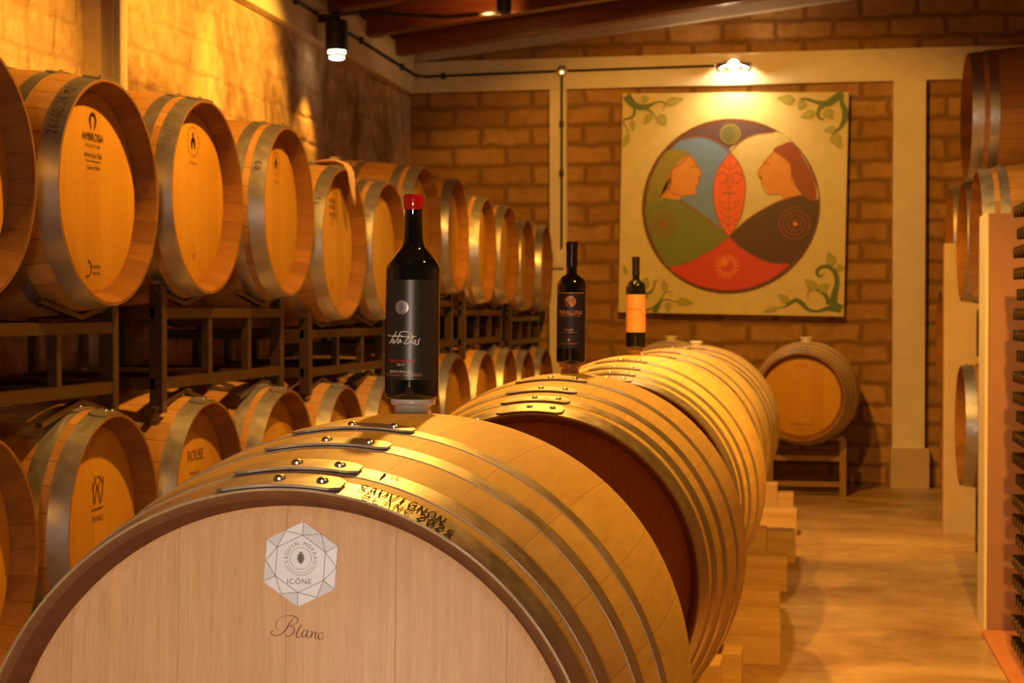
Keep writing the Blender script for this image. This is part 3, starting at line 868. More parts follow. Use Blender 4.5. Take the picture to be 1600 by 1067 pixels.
def stand(X, D, lab):
    root = thing('barrel_stand', lab, 'rack', (X, D, 0), (0, 0, 0), 'low stands of the back wall barrels')
    for sx in (-1, 1):
        for sy in (-1, 1):
            obj('leg', box_bm((sx * .25, sy * .21, .205), (.045, .045, .41), .004), M['stand'], root)
            obj('chock', box_bm((sx * .21, sy * .21, .405), (.10, .06, .03), .004), M['stand'], root)
    for sy in (-1, 1):
        obj('crossbar', box_bm((0, sy * .21, .265), (.46, .035, .035), .003), M['stand'], root)
        obj('crossbar', box_bm((0, sy * .21, .085), (.46, .035, .035), .003), M['stand'], root)
    for sx in (-1, 1):
        obj('side_bar', box_bm((sx * .25, 0, .085), (.035, .38, .035), .003), M['stand'], root)
stand(.02, 11.52, 'low ochre steel stand under the barrel below the painting')
stand(-.93, 11.47, 'low steel stand hidden behind the centre row')

# ------------------------------------------------------------------ timbers under the centre row
def timber(lab, x0, x1, D, z0, h, dy=.16):
    o = obj('timber_block', box_bm(((x0 + x1) / 2, 0, h / 2), (x1 - x0, dy, h), .004), M['timber'], None, False, (0, D, z0))
    tag(o, lab, 'timber block', 'timbers under the centre row of barrels')
def zlow(i, D):
    X, Z, Dc, yw, pt, Rh, Rb, L = specs[i]
    u = (D - Dc) / L
    return Z + Z0 + math.tan(pt) * (D - Dc) - prof_r(Rb, Rh, u) - .006
tb = [('dark timber end standing upright right of the foreground barrel bottom', 5.00 - .10, -.245, .22),
      ('pale square-ended timber on the floor, nearest the camera beside the aisle', 5.93, -.080, .165),
      ('shaded timber end behind the nearest pale one', 6.52, -.092, .165),
      ('timber end half lit, right side bright, third along the aisle', 7.48, -.071, .16),
      ('shaded timber end beside the aisle, fourth along', 8.34, -.038, .155)]
timber(tb[1][0], -1.0, tb[1][2], tb[1][1], 0, .165)
timber(tb[2][0], -1.0, tb[2][2], tb[2][1], 0, .165)
timber(tb[3][0], -.98, tb[3][2], tb[3][1], 0, .160)
timber(tb[4][0], -1.0, tb[4][2], tb[4][1], 0, .160)
timber('pale timber on the floor past the farthest centre barrel', -.9, -.036, 9.35, 0, .145)
timber('dark small timber end farthest along the aisle', -.80, -.060, 10.25, 0, .140)
timber('short upright block standing behind the half lit timber end', -.30, -.175, 7.93, 0, .225, .14)
timber('short upright block standing on end near the back wall', -.235, -.150, 9.62, 0, .265, .14)
timber('upright dark block at the bottom edge right of the foreground barrel', -.46, -.245, 4.90, 0, .22)
for i in (0, 1, 2):
    for s in (-1, 1):
        D = specs[i][2] + s * .36
        if i == 2 and s < 0: continue
        if i == 2 and s > 0: D = 5.40
        timber('cross timber on the floor under the %s of the %s centre barrel' % ('front' if s < 0 else 'rear', ['nearest', 'second', 'third'][i]), -.95, -.26 if i == 1 else -.2, D, 0, .15, .14)
# wedges
ORD5 = ['nearest', 'second', 'third', 'fourth', 'farthest']
def wedge(i, D, zb):
    X, Z, Dc, yw, pt, Rh, Rb, L = specs[i]
    u = (D - Dc) / L; r = prof_r(Rb, Rh, u) + .008
    zc = Z + Z0 + math.tan(pt) * (D - Dc)
    xc = X + math.tan(yw) * (D - Dc)
    for s in (-1, 1):
        bm = bmesh.new(); sect = []
        a0, a1 = .12, .50
        for k in range(7):
            a = a0 + (a1 - a0) * k / 6
            sect.append((s * r * math.sin(a), zc - r * math.cos(a)))
        sect += [(s * (r * math.sin(a1) + .03), zc - r * math.cos(a1)), (s * (r * math.sin(a1) + .03), zb), (s * r * math.sin(a0), zb)]
        va = [bm.verts.new((x, -.05, z - zb)) for x, z in sect]; vb = [bm.verts.new((x, .05, z - zb)) for x, z in sect]
        bm.faces.new(va); bm.faces.new(vb[::-1])
        for k in range(len(va)): bm.faces.new((va[k], vb[k], vb[(k + 1) % len(va)], va[(k + 1) % len(va)]))
        bmesh.ops.recalc_face_normals(bm, faces=bm.faces)
        o = obj('wooden_chock', bm, M['timber'], None, False, (xc, D, zb))
        tag(o, 'curved wooden chock under the %s centre barrel, %s side, %s end' % (ORD5[i], 'aisle' if s > 0 else 'rack', 'front' if D < Dc else 'rear'), 'chock', 'chocks cradling the centre row barrels')
for i, D, zb in ((0, specs[0][2] - .36, .15), (0, specs[0][2] + .36, .15), (1, specs[1][2] - .36, .15), (1, specs[1][2] + .36, .15), (2, 4.90, .22), (2, 5.40, .15), (3, 5.93, .165), (3, 6.52, .165), (4, 7.48, .16)):
    wedge(i, D, zb + .0005)
timber('low packing timber hidden under the farthest centre barrel', -.9, -.3, 8.02, 0, .16, .03)

# ------------------------------------------------------------------ wine bottles on the bungs
def wine_bottle(label, base, h, R, neck_r, shoulder, capm, cap_h, cap_r, labm, l0, l1, tilt=(0, 0), la=1.35, lc=0.0, sh=.132, prof=((.12, .985), (.28, .885), (.52, .70), (.68, .565), (.84, .443), (1.0, .385))):
    
    root = thing('wine_bottle', label, 'bottle', base, (tilt[0], tilt[1], 0), 'wine bottles displayed on barrel bungs')
    bm = bmesh.new()
    bh = h * shoulder
    pr = [(0, .008), (R * .55, .006), (R * .80, .0015), (R * .93, 0), (R * .985, .003), (R, .009), (R, bh)]
    for t, fr in prof: pr.append((R * fr, bh + h * sh * t))
    pr += [(neck_r * 1.03, bh + h * (sh + .04)), (neck_r, bh + h * (sh + .08)), (neck_r * .97, h * .955), (neck_r * 1.0, h * .96), (neck_r * 1.0, h * .992), (0, h * .992)]
    lathe(bm, pr, 72)
    obj('glass_body', bm, M['glass_black'], root, True)
    bm = bmesh.new()
    if capm is M['wax_red']:
        lathe(bm, [(0, h), (cap_r * .9, h), (cap_r * 1.0, h - .003), (cap_r * .97, h - .007), (cap_r, h - .010), (cap_r * .96, h - .016), (cap_r * .90, h - cap_h * .97), (cap_r * .86, h - cap_h), (neck_r * .9, h - cap_h)], 48)
        obj('wax_cap', bm, capm, root, True)
    else:
        lathe(bm, [(0, h), (cap_r * .96, h), (cap_r, h - .002), (cap_r, h - .014), (cap_r * .94, h - .017), (cap_r * .97, h - cap_h), (neck_r * .9, h - cap_h)], 48)
        obj('foil_capsule', bm, capm, root, True)
    bm = bmesh.new()
    n = 40; Rl = R + .0004
    lo, hi = [], []
    for i in range(n + 1):
        a = lc - la + 2 * la * i / n
        lo.append(bm.verts.new((Rl * math.sin(a), -Rl * math.cos(a), l0)))
        hi.append(bm.verts.new((Rl * math.sin(a), -Rl * math.cos(a), l1)))
    for i in range(n): bm.faces.new((lo[i], lo[i + 1], hi[i + 1], hi[i]))
    lb = obj('label', bm, labm, root, True)
    def mp(x, z, o=.0009):
        a = lc + x / R
        return ((R + o) * math.sin(a), -(R + o) * math.cos(a), z)
    return root, lb, mp

PROF2 = ((.2, .985), (.4, .94), (.6, .85), (.78, .70), (.9, .54), (1.0, .40))
# view direction correction so labels face the camera
def base_on(i, extra):
    X, Z, D, yw, pt, Rh, Rb, L = specs[i]
    return (X, D, Z + Z0 + Rb + extra)
s1 = 325 / 1140.0
r1, lb1, mp1 = wine_bottle('large dark bottle with red wax cap and charcoal label on the foreground barrel', (specs[0][0] + .003, specs[0][2], cb[0].top.z + .0222), .287, .0382, .0128, .632,
    M['wax_red'], .0215, .0152, M['label_grey'], .0275, .1665, (0, .012), 1.20, .20)
# label print: zoom coordinates (600,420, 4.85 px per px); 1 px = 1/1140 m, label centre column at zoom x ~ 215
def t1(x, y): return ((x - 212) / 4.85 / 1140.0 - .0105 + .002, (628 - (420 + y / 4.85)) / 1140.0)
mpz = lambda x, z: mp1(x, z)
bm = bmesh.new()
ds = [([(42, 522), (44, 512), (62, 520), (110, 522), (155, 516)], 4), ([(144, 486), (120, 515), (92, 550), (66, 580)], 5), ([(118, 547), (104, 550), (94, 566), (98, 576), (112, 562), (120, 548), (114, 568), (126, 566)], 4.5),
      ([(172, 500), (156, 532), (134, 562), (114, 584)], 5), ([(124, 526), (160, 524), (198, 526)], 3.5), ([(178, 546), (162, 550), (150, 566), (154, 577), (168, 564), (180, 546), (174, 568), (190, 562)], 4.5),
      ([(244, 512), (232, 540), (212, 566), (206, 578), (222, 580), (252, 560), (270, 528), (258, 502), (222, 486), (186, 488), (168, 500), (180, 518), (230, 526), (298, 522)], 4.2),
      ([(264, 548), (256, 564), (260, 574), (274, 566)], 5), ([(270, 534), (272, 537)], 6), ([(290, 550), (276, 562), (280, 577), (294, 570), (292, 552)], 4.5),
      ([(328, 540), (314, 552), (314, 564), (316, 574), (304, 584), (286, 582)], 4.5)]
for pts, wd in ds: ribbon(bm, [t1(*p) for p in pts], wd * 1.35 / 4.85 / 1140, mpz, 0)
PRM1 = [M['ink_white'], M['ink_silver'], M['ink_red'], M['label_grey'], M['ink_copper']]
obj('label_script', bm, PRM1, lb1); bm = bmesh.new()
c = t1(182, 300)
rr = 54 / 4.85 / 1140
poly(bm, [(c[0] + rr * math.cos(k * PI / 12), c[1] + rr * math.sin(k * PI / 12)) for k in range(24)], mpz, 1, False)
mpz2 = lambda x, z: mp1(x, z, .0013)
for k in range(7):
    yy = -.7 + k * .2
    ribbon(bm, [(c[0] + rr * (-.1 - .3 * (1 - yy * yy)), c[1] + rr * (yy + .1)), (c[0] + rr * .25, c[1] + rr * (yy - .05)), (c[0] + rr * .8 * math.sqrt(1 - yy * yy), c[1] + rr * (yy + .12))], .0005, mpz2, 3)
ring(bm, c, rr * .9, 0, 2 * PI, .0004, mpz2, 3)
ring(bm, (c[0] - rr * .5, c[1] + rr * .25), rr * .62, -PI * .45, PI * .2, .0006, mpz2, 3)
obj('label_emblem', bm, PRM1, lb1); bm = bmesh.new()
text_into(bm, 'GRAN MALBEC', .0062, *t1(180, 712), mpz, 2, 1.0, 1.05)
text_into(bm, '2017', .0050, *t1(178, 740), mpz, 0, 1.0, 1.2)
text_into(bm, 'BODEGA MIRALUNA', .0036, *t1(172, 792), mpz, 0, 1.0, 1.05)
ribbon(bm, [t1(48, 806), t1(130, 806), t1(210, 806), t1(290, 806), t1(345, 806)], .0003, mpz, 4, True, 4)
text_into(bm, 'VALLES CALCHAQUIES  |  SALTA  |  ARGENTINA', .0027, *t1(186, 822), mpz, 4, 1.0)
obj('label_print', bm, [M['ink_white'], M['ink_silver'], M['ink_red'], M['label_grey'], M['ink_copper']], lb1)

r2, lb2, mp2 = wine_bottle('dark bottle with navy label and black capsule on the second barrel', (specs[1][0] + .004, specs[1][2], cb[1].top.z + .0242), .288, .0345, .0121, .632,
    M['foil_black'], .060, .0142, M['label_navy'], .036, .168, (0, .010), 1.25, .10, .100, PROF2)
def t2(x, y): return ((x - 240) / 8.2 / 665.0 - .001, (572 - (450 + y / 8.2)) / 665.0)
m2a = lambda x, z: mp2(x, z)
bm = bmesh.new()
ribbon(bm, [(-.036 + .072 * k / 8, .1665) for k in range(9)], .0012, m2a, 1, False)
c = t2(240, 203); rr = .0132
poly(bm, [(c[0] + rr * math.cos(k * PI / 12), c[1] + rr * math.sin(k * PI / 12)) for k in range(24)], m2a, 2, False)
m2b = lambda x, z: mp2(x, z, .0013)
poly(bm, [(c[0] - rr * .88, c[1] + rr * .2), (c[0] - rr * .8, c[1] - rr * .4), (c[0] - rr * .3, c[1] - rr * .88), (c[0] + rr * .1, c[1] - rr * .85), (c[0] - rr * .25, c[1] - rr * .45), (c[0] - rr * .6, c[1] - rr * .1)], m2b, 3)
for q in (-.2, .1, .4): ribbon(bm, [(c[0] - rr * .2, c[1] + rr * q), (c[0] + rr * .2, c[1] + rr * (q + .15)), (c[0] + rr * .6, c[1] + rr * q)], .0009, m2b, 3)
text_into(bm, 'MIRALUNA', .0150, *t2(240, 345), m2a, 0, .82)
text_into(bm, 'BODEGA DE ALTURA SALTA', .0034, *t2(236, 390), m2a, 0, 1.0, 1.2)
PRM2 = [M['ink_copper'], M['ink_copper'], M['bung_amber'], M['label_navy']]
obj('label_name', bm, PRM2, lb2); bm = bmesh.new()
text_into(bm, 'MALBEC', .0056, *t2(228, 566), m2a, 0, 1.0, 1.1)
text_into(bm, 'SALTA · ARGENTINA', .0038, *t2(226, 598), m2a, 0, 1.0, 1.1)
for yy in (680, 690, 700, 708): ribbon(bm, [t2(212, yy), t2(236, yy)], .0011, m2a, 0, False)
text_into(bm, 'VALLES CALCHAQUIES', .0043, *t2(226, 742), m2a, 0, .9, 1.0)
obj('label_print', bm, [M['ink_copper'], M['ink_copper'], M['bung_amber'], M['label_navy']], lb2)

r3, lb3, mp3 = wine_bottle('dark bottle with plain orange label on the third barrel before the painting', (specs[2][0] + .003, specs[2][2], cb[2].top.z + .0222), .293, .0318, .0108, .652,
    M['foil_black'], .060, .0125, M['label_orange'], .052, .172, (0, 0), 1.3, .08, .095, PROF2)
bm = bmesh.new()
m3 = lambda x, z: mp3(x, z)
ring(bm, (0, .150), .007, 0, 2 * PI, .0016, m3, 1); ribbon(bm, [(0, .160), (.001, .150), (0, .140)], .005, m3, 1)
text_into(bm, 'MIRALUNA', .0085, 0, .126, m3, 0, 1.0); text_into(bm, 'MALBEC', .0045, 0, .092, m3, 0)
obj('label_print', bm, [M['ink_brown'], M['ink_copper']], lb3)

# ------------------------------------------------------------------ room shell
bm = bmesh.new(); box(bm, (0, 4.5, -.05), (8.6, 17.6, .1)); struct('floor', bm, M['floor'])
bm = bmesh.new(); box(bm, (-3.10, 4.5, 1.75), (.2, 17.6, 3.5)); struct('wall_left', bm, M['brick_left'])
bm = bmesh.new(); box(bm, (0.3, 12.18, 2.1), (6.8, .2, 4.2)); struct('wall_back', bm, M['brick_back'])
bm = bmesh.new(); box(bm, (3.30, 4.5, 2.1), (.2, 17.6, 4.2)); struct('wall_right', bm, M['brick_left'])
SL = .120
zc_ = lambda x: 3.325 + SL * (x + 2.95)
bm = bmesh.new()
ang = math.atan(SL)
mt = Matrix.Translation((0.15, 4.5, zc_(.15) + .06)) @ Matrix.Rotation(-ang, 4, 'Y')
box(bm, (0, 0, 0), (7.2, 17.4, .08), mt); struct('ceiling', bm, M['wood_dark'])
# frames on the back wall
FD = 12.01
def trim(n, c, s, m=None, rot=None, bev=.004):
    bm = bmesh.new(); box(bm, c, s, rot, bev); return struct('trim_%d' % n, bm, m or M['cream'])
trim(1, (0.1, FD + .035, 3.084), (6.2, .09, .235))                         # beam
trim(2, (-1.837, FD + .035, 1.485), (.128, .09, 2.96))                      # left column
trim(3, (.752, FD + .02, 1.485), (.228, .12, 2.96))                         # right column
trim(4, (.760, FD - .02, .145), (.275, .16, .29), M['cream_dull'])          # plinth
trim(5, (0, 0, 0), (6.3, .09, .115), M['cream'], Matrix.Translation((0.10, FD + .035, 3.262 + .115 * 3.0)) @ Matrix.Rotation(-math.atan(.115), 4, 'Y'))
trim(6, (-2.97, 4.5, 3.105), (.07, 14.9, .315))                             # band on the left wall
# channel column on the left wall
trim(7, (-2.965, 6.415, 1.47), (.09, .135, 2.94), M['cream_dull'])
trim(8, (-2.965, 6.58, 1.47), (.09, .075, 2.94), M['cream'])
trim(9, (-2.985, 6.515, 1.47), (.03, .062, 2.94), M['dark'])
# rafters
for n, y in enumerate((11.42, 10.62, 9.72, 8.82, 7.92, 7.02, 6.12, 5.2, 4.2, 3.2, 2.2)):
    mt = Matrix.Translation((0.13, y, zc_(.13) - .075)) @ Matrix.Rotation(-ang, 4, 'Y')
    bm = bmesh.new(); box(bm, (0, 0, 0), (6.25, .11, .185), mt, .006)
    struct('trim_%d' % (10 + n), bm, M['wood_dark'])
# half-height partition walls on the right
def part_wall(n, x0, D, th):
    bm = bmesh.new(); box(bm, ((x0 + 3.2) / 2, D + th / 2, .8375), (3.2 - x0, th, 1.675), None, .006)
    struct('trim_%d' % n, bm, M['pink'] if n == 30 else M['cream_dull'])
part_wall(30, .7255, 6.62, .24)
part_wall(31, .795, 9.49, .10)
bm = bmesh.new(); box(bm, (.7185, 6.74, .8375), (.012, .236, 1.672), None, .002); struct('trim_32', bm, M['cream'])
bm = bmesh.new(); box(bm, (1.85, 4.6, .006), (2.3, 4.0, .012)); struct('trim_33', bm, M['terracotta'])

# ------------------------------------------------------------------ right-hand barrels
GR = 'barrels stacked behind the right partition'
RBR = .335
protoR = make_barrel('x', (0, 0, 0), -PI / 2, 0, RBR, .300, LL, HOOPS_B, M['stave_old'], M['head_honey'], M['hoop'], GR, 72, (M['bung_white'], .028, .018), True)
first = [True]
def placeR(X, D, z, lab, yaw=0):
    r = protoR.root if first[0] else copy_tree(protoR.root)
    first[0] = False
    r.location = (X + LL, D, z + Z0 - RBR); r.rotation_euler = (0, 0, -PI / 2 + yaw); r['label'] = lab; r['group'] = GR
placeR(.770, 8.03, .945, 'topmost barrel at the upper right frame edge, resting on the tier below')
placeR(.780, 7.68, .355, 'middle tier barrel on the right, rising above the pink partition')
placeR(.785, 8.38, .355, 'middle tier barrel on the right, just left of the one above the pink partition')
placeR(.780, 8.36, -.575, 'lower tier barrel on the right peeking out beside the pink partition')
placeR(.860, 9.97, .450, 'top barrel of the farther right stack, cut off by the far partition wall')
placeR(.835, 10.31, -.160, 'middle barrel of the farther right stack, left of the far partition')
placeR(.835, 9.97, -.850, 'bottom barrel of the farther right stack near the floor')
def rackR(lab, yc, zt, zb, floor, wdt=1.45):
    root = thing('steel_barrel_rack', lab, 'rack', (1.255, yc, 0 if floor else zb - .026), (0, 0, 0), 'steel racks of the right-hand barrels')
    oz = root.location.z
    for x in (-.33, .33):
        for z in (zt, zb):
            obj('rail', box_bm((x, 0, z - oz), (.04, wdt, .05), .004), M['steel_black'], root)
        for f in (-.5, 0, .5):
            b0 = 0 if floor else zb - .026
            obj('post', box_bm((x, f * wdt, (zt + b0) / 2 - oz), (.04, .035, zt - b0), .004), M['steel_black'], root)
    for f in (-.5, .5):
        obj('side_bar', box_bm((0, f * wdt, zt - oz), (.66, .035, .04), .003), M['steel_black'], root)
    return root
rackR('dark steel rack on the floor behind the pink partition', 8.1, .334, .08, True)
rackR('dark steel rack between the tiers behind the pink partition', 8.1, 1.27, 1.07, False)
rackR('low dark steel rack under the farther right stack', 10.2, .075, .03, True, 1.0)

# ------------------------------------------------------------------ bottle wall on the right
root0 = None
GBW = 'dark bottles laid in the rack at the right edge'
def cellar_bottle():
    r = thing('stored_wine_bottle', 'x', 'bottle')
    bm = bmesh.new()
    pr = [(0, -.30), (.030, -.30), (.0345, -.295), (.0345, -.125), (.030, -.10), (.0185, -.08), (.0150, -.06), (.0148, -.03)]
    lathe(bm, pr + [(0, -.03)], 20)
    bmesh.ops.rotate(bm, verts=bm.verts, cent=(0, 0, 0), matrix=Matrix.Rotation(-PI / 2, 3, 'Y'))
    obj('glass_body', bm, M['glass_black'], r, True)
    bm = bmesh.new()
    lathe(bm, [(0, 0), (.0195, 0), (.0215, -.002), (.0215, -.012), (.0200, -.014), (.0200, -.05), (.0148, -.055)], 20)
    bmesh.ops.rotate(bm, verts=bm.verts, cent=(0, 0, 0), matrix=Matrix.Rotation(-PI / 2, 3, 'Y'))
    obj('foil_capsule', bm, M['foil_shine'], r, True)
    return r
M['foil_shine'] = plain('dark_foil', (0.045, 0.028, 0.016), 0.28, 0.6, var=0.1)
pb = cellar_bottle(); n = 0
ORD = 'first second third fourth fifth sixth seventh eighth ninth tenth eleventh twelfth thirteenth fourteenth fifteenth sixteenth seventeenth eighteenth nineteenth twentieth twenty-first twenty-second'.split()
RY = [1.28 + (487 - y) / 2500.0 * 6.12 for y in (337, 370, 398, 430, 461, 490, 521, 552, 583, 614, 643, 673, 705, 737, 768, 797, 828, 859, 888, 919, 949, 981)]
for iz, z in enumerate(RY):
    for j in range(6):
        r = pb if n == 0 else copy_tree(pb)
        n += 1
        r.location = (.755 + (.012 if iz % 3 == 1 else 0), 6.10 - j * .076, z); r.rotation_euler = (0, 0, 0)
        r['label'] = 'dark foil-capped bottle in right-edge rack, %s row from top, %s neck from left' % (ORD[iz], ORD[j]); r['group'] = GBW
rr_ = thing('bottle_rack', 'tall rack holding rows of dark bottles at the right edge', 'rack', (.965, 5.895, 0))
for z in RY:
    obj('shelf', box_bm((.005, 0, z - .0345 - .004), (.16, .52, .006), 0), M['steel_black'], rr_)
for x in (-.07, .08):
    for y in (-.255, .255):
        obj('post', box_bm((x, y, .84), (.02, .02, 1.68), 0), M['steel_black'], rr_)

# ------------------------------------------------------------------ painting
def pw(px, py):  # photo px -> painting uv
    u = (px - 971.0) / (1322.0 - 971.0)
    top = 147 - 2 * u; bot = 489.5 + 7.5 * u
    v = (py - top) / (bot - top)
    return (u * 1.66 - .83, (.5 - v) * 1.64)
PT = thing('painting', 'large square painting of two facing profiles in a circle, hung on the back wall', 'painting', (-.527, 11.965, 1.28 + .803), (0, .019, 0))
bm = bmesh.new(); box(bm, (0, .015, 0), (1.66, .03, 1.64), None, .003)
pc = [('canvas_yellow', (0.72, 0.60, 0.26)), ('ring_brown', (0.13, 0.035, 0.014)), ('night_purple', (0.10, 0.045, 0.075)), ('sky_blue', (0.14, 0.28, 0.55)), ('pale_yellow', (0.70, 0.60, 0.26)),
      ('leaf_green', (0.16, 0.20, 0.035)), ('body_brown', (0.070, 0.018, 0.008)), ('red', (0.66, 0.035, 0.012)), ('orange_red', (0.85, 0.12, 0.03)), ('skin_orange', (0.72, 0.28, 0.045)),
      ('hair_olive', (0.28, 0.24, 0.03)), ('hair_rust', (0.30, 0.045, 0.018)), ('vine_green', (0.10, 0.17, 0.035)), ('vine_leaf', (0.42, 0.40, 0.07)), ('line_rust', (0.32, 0.07, 0.02)), ('sun_orange', (0.85, 0.22, 0.05)), ('dusk_green', (0.13, 0.13, 0.05)), ('stretcher', (0.10, 0.05, 0.025))]
PM = [plain('paint_' + a, b, 0.5, var=.10, sc=12) for a, b in pc]
PI_ = {a: i for i, (a, b) in enumerate(pc)}
obj('canvas', bm, PM[0], PT)
bm = bmesh.new()
for s in (-1, 1):
    box(bm, (s * .76, .054, 0), (.05, .048, 1.56)); box(bm, (0, .054, s * .75), (1.5, .048, .05))
obj('stretcher_frame', bm, PM[PI_['stretcher']], PT)
bm = bmesh.new()
lay = [0]
def LM(n):
    def f(x, z):
        lay[0] += 1
        return (x, -.0006 - .0006 * n - 2.5e-7 * lay[0], z)
    return f
def z6(p): return pw(940 + p[0] / 2.736, 130 + p[1] / 2.736)
def P6(name, pts, n, smooth=True): poly(bm, [z6(p) for p in pts], LM(n), PI_[name], smooth)
def S6(name, pts, wd, n):
    k = 1.66 / 960
    ribbon(bm, [z6(p) for p in pts], [q * k for q in wd] if isinstance(wd, list) else wd * k, LM(n), PI_[name])
circ = lambda cx, cy, rx, ry, n=64: [(cx + rx * math.cos(2 * PI * k / n), cy + ry * math.sin(2 * PI * k / n)) for k in range(n)]
P6('ring_brown', circ(558, 530, 379, 376), 1, False)
P6('night_purple', circ(558, 528, 363, 358), 2, False)
P6('sky_blue', [(215, 470), (240, 390), (290, 300), (330, 256), (368, 236), (410, 232), (470, 243), (515, 268), (552, 298), (520, 400), (510, 520), (552, 660), (480, 640), (300, 520)], 3)
P6('pale_yellow', [(552, 298), (580, 264), (620, 238), (670, 220), (730, 212), (765, 218), (812, 255), (870, 330), (910, 420), (925, 500), (850, 520), (700, 620), (552, 660), (600, 560), (610, 420)], 3)
P6('leaf_green', [(196, 520), (250, 492), (300, 494), (345, 502), (420, 552), (490, 604), (552, 658), (500, 706), (430, 745), (370, 774), (305, 792), (262, 742), (222, 660), (200, 590)], 5)
P6('body_brown', [(556, 660), (595, 622), (640, 580), (700, 542), (760, 510), (850, 482), (915, 500), (925, 560), (905, 650), (868, 720), (812, 778), (740, 774), (660, 742), (600, 702)], 5)
P6('red', [(303, 792), (370, 776), (430, 747), (500, 706), (553, 662), (602, 702), (660, 742), (738, 774), (812, 776), (762, 824), (690, 864), (610, 886), (530, 888), (450, 874), (372, 842)], 6)
P6('orange_red', [(553, 300), (590, 345), (614, 400), (621, 450), (612, 540), (590, 605), (554, 660), (520, 610), (495, 545), (484, 470), (492, 400), (518, 345)], 7)
P6('hair_olive', [(292, 290), (345, 288), (380, 306), (345, 345), (310, 380), (322, 425), (310, 462), (266, 500), (205, 522), (208, 440), (232, 372), (260, 320)], 5)
P6('skin_orange', [(375, 306), (402, 330), (420, 362), (433, 396), (420, 402), (424, 416), (419, 426), (420, 438), (411, 446), (412, 476), (380, 482), (352, 484), (338, 503), (300, 498), (256, 488), (292, 452), (304, 420), (303, 376), (338, 335)], 6, False)
P6('hair_rust', [(735, 290), (775, 264), (815, 258), (863, 325), (901, 398), (920, 470), (916, 503), (880, 495), (845, 465), (815, 400), (790, 330)], 5)
P6('skin_orange', [(735, 296), (702, 330), (682, 366), (673, 396), (688, 404), (686, 416), (692, 426), (690, 438), (704, 450), (714, 476), (766, 476), (782, 502), (858, 476), (828, 446), (814, 400), (806, 350), (775, 316)], 6, False)
P6('dusk_green', circ(552, 221, 40, 40, 32), 6, False)
ring_pts = lambda cx, cy, r, a0, a1, n=30: [(cx + r * math.cos(a0 + (a1 - a0) * k / n), cy + r * math.sin(a0 + (a1 - a0) * k / n)) for k in range(n + 1)]
S6('hair_olive', ring_pts(552, 221, 41, 0, 2 * PI), 6, 7); S6('hair_olive', ring_pts(545, 221, 34, -1.3, 1.4), 4, 7)
for (a, wd, nn) in (([(552, 298), (520, 270), (470, 243), (410, 231), (350, 244)], 4, 8), ([(552, 298), (600, 250), (660, 222), (740, 212)], 4, 8), ([(345, 502), (420, 552), (490, 604), (553, 660), (600, 702), (660, 742), (738, 774), (812, 776)], 5, 8),
                    ([(303, 792), (370, 776), (430, 747), (500, 706), (553, 660), (640, 580), (760, 510), (850, 484)], 5, 8),
                    ([(553, 300), (590, 345), (614, 400), (621, 450), (612, 540), (590, 605), (554, 660)], 5, 8), ([(553, 300), (518, 345), (492, 400), (484, 470), (495, 545), (520, 610), (554, 660)], 5, 8),
                    ([(553, 310), (552, 440), (553, 640)], 3, 8), ([(525, 480), (540, 470), (553, 478), (566, 470), (580, 480)], 5, 8), ([(500, 400), (520, 385), (545, 400)], 4, 8), ([(560, 400), (582, 385), (606, 400)], 4, 8),
                    ([(502, 412), (522, 432), (545, 415)], 3, 8), ([(562, 415), (584, 432), (606, 412)], 3, 8), ([(515, 340), (553, 372), (592, 340)], 3, 8), ([(545, 400), (540, 440), (553, 452), (566, 440), (560, 400)], 3, 8),
                    ([(508, 520), (553, 545), (600, 520)], 3, 8), ([(512, 550), (553, 580), (596, 550)], 3, 8), ([(522, 585), (553, 612), (586, 585)], 3, 8), ([(505, 495), (520, 512), (540, 520)], 3, 8), ([(602, 495), (588, 512), (566, 520)], 3, 8),
                    ([(378, 306), (345, 345), (306, 376), (303, 430), (290, 460), (256, 490)], 4, 8), ([(375, 306), (420, 362), (433, 396), (420, 404), (424, 416), (420, 438), (411, 446), (412, 478)], 3, 8),
                    ([(298, 458), (320, 476), (352, 484)], 3, 8), ([(385, 362), (402, 356), (416, 362)], 3, 8), ([(735, 296), (682, 366), (673, 396), (688, 406), (690, 438), (714, 476), (764, 478)], 3, 8), ([(735, 292), (775, 318), (808, 350), (818, 420), (858, 474)], 4, 8), ([(692, 350), (706, 345), (722, 352)], 3, 8)):
    S6('line_rust', a, wd, nn)
def spiral(cx, cy, r0, r1, turns, name, wd, nn):
    n = int(turns * 14)
    S6(name, [(cx + (r0 + (r1 - r0) * k / n) * math.cos(2 * PI * turns * k / n), cy + (r0 + (r1 - r0) * k / n) * math.sin(2 * PI * turns * k / n)) for k in range(n + 1)], wd, nn)
spiral(275, 603, 6, 60, 3.6, 'line_rust', 3.5, 8); spiral(835, 605, 6, 74, 3.8, 'line_rust', 4, 8)
P6('line_rust', circ(275, 603, 14, 13, 16), 8, False); P6('sun_orange', circ(835, 605, 9, 9, 16), 8, False)
for k in range(4): S6('leaf_green', [(215 + k * 11, 470 - k * 4), (222 + k * 10, 495), (218 + k * 10, 515)], 4, 8)
for k in range(18):
    a = 2 * PI * k / 18
    S6('sun_orange', [(550 + 26 * math.cos(a), 787 + 26 * math.sin(a)), (550 + 40 * math.cos(a), 787 + 40 * math.sin(a)), (550 + 56 * math.cos(a), 787 + 56 * math.sin(a))], [5, 9, 3], 8)
P6('sun_orange', circ(540, 772, 16, 16, 16), 8, False)
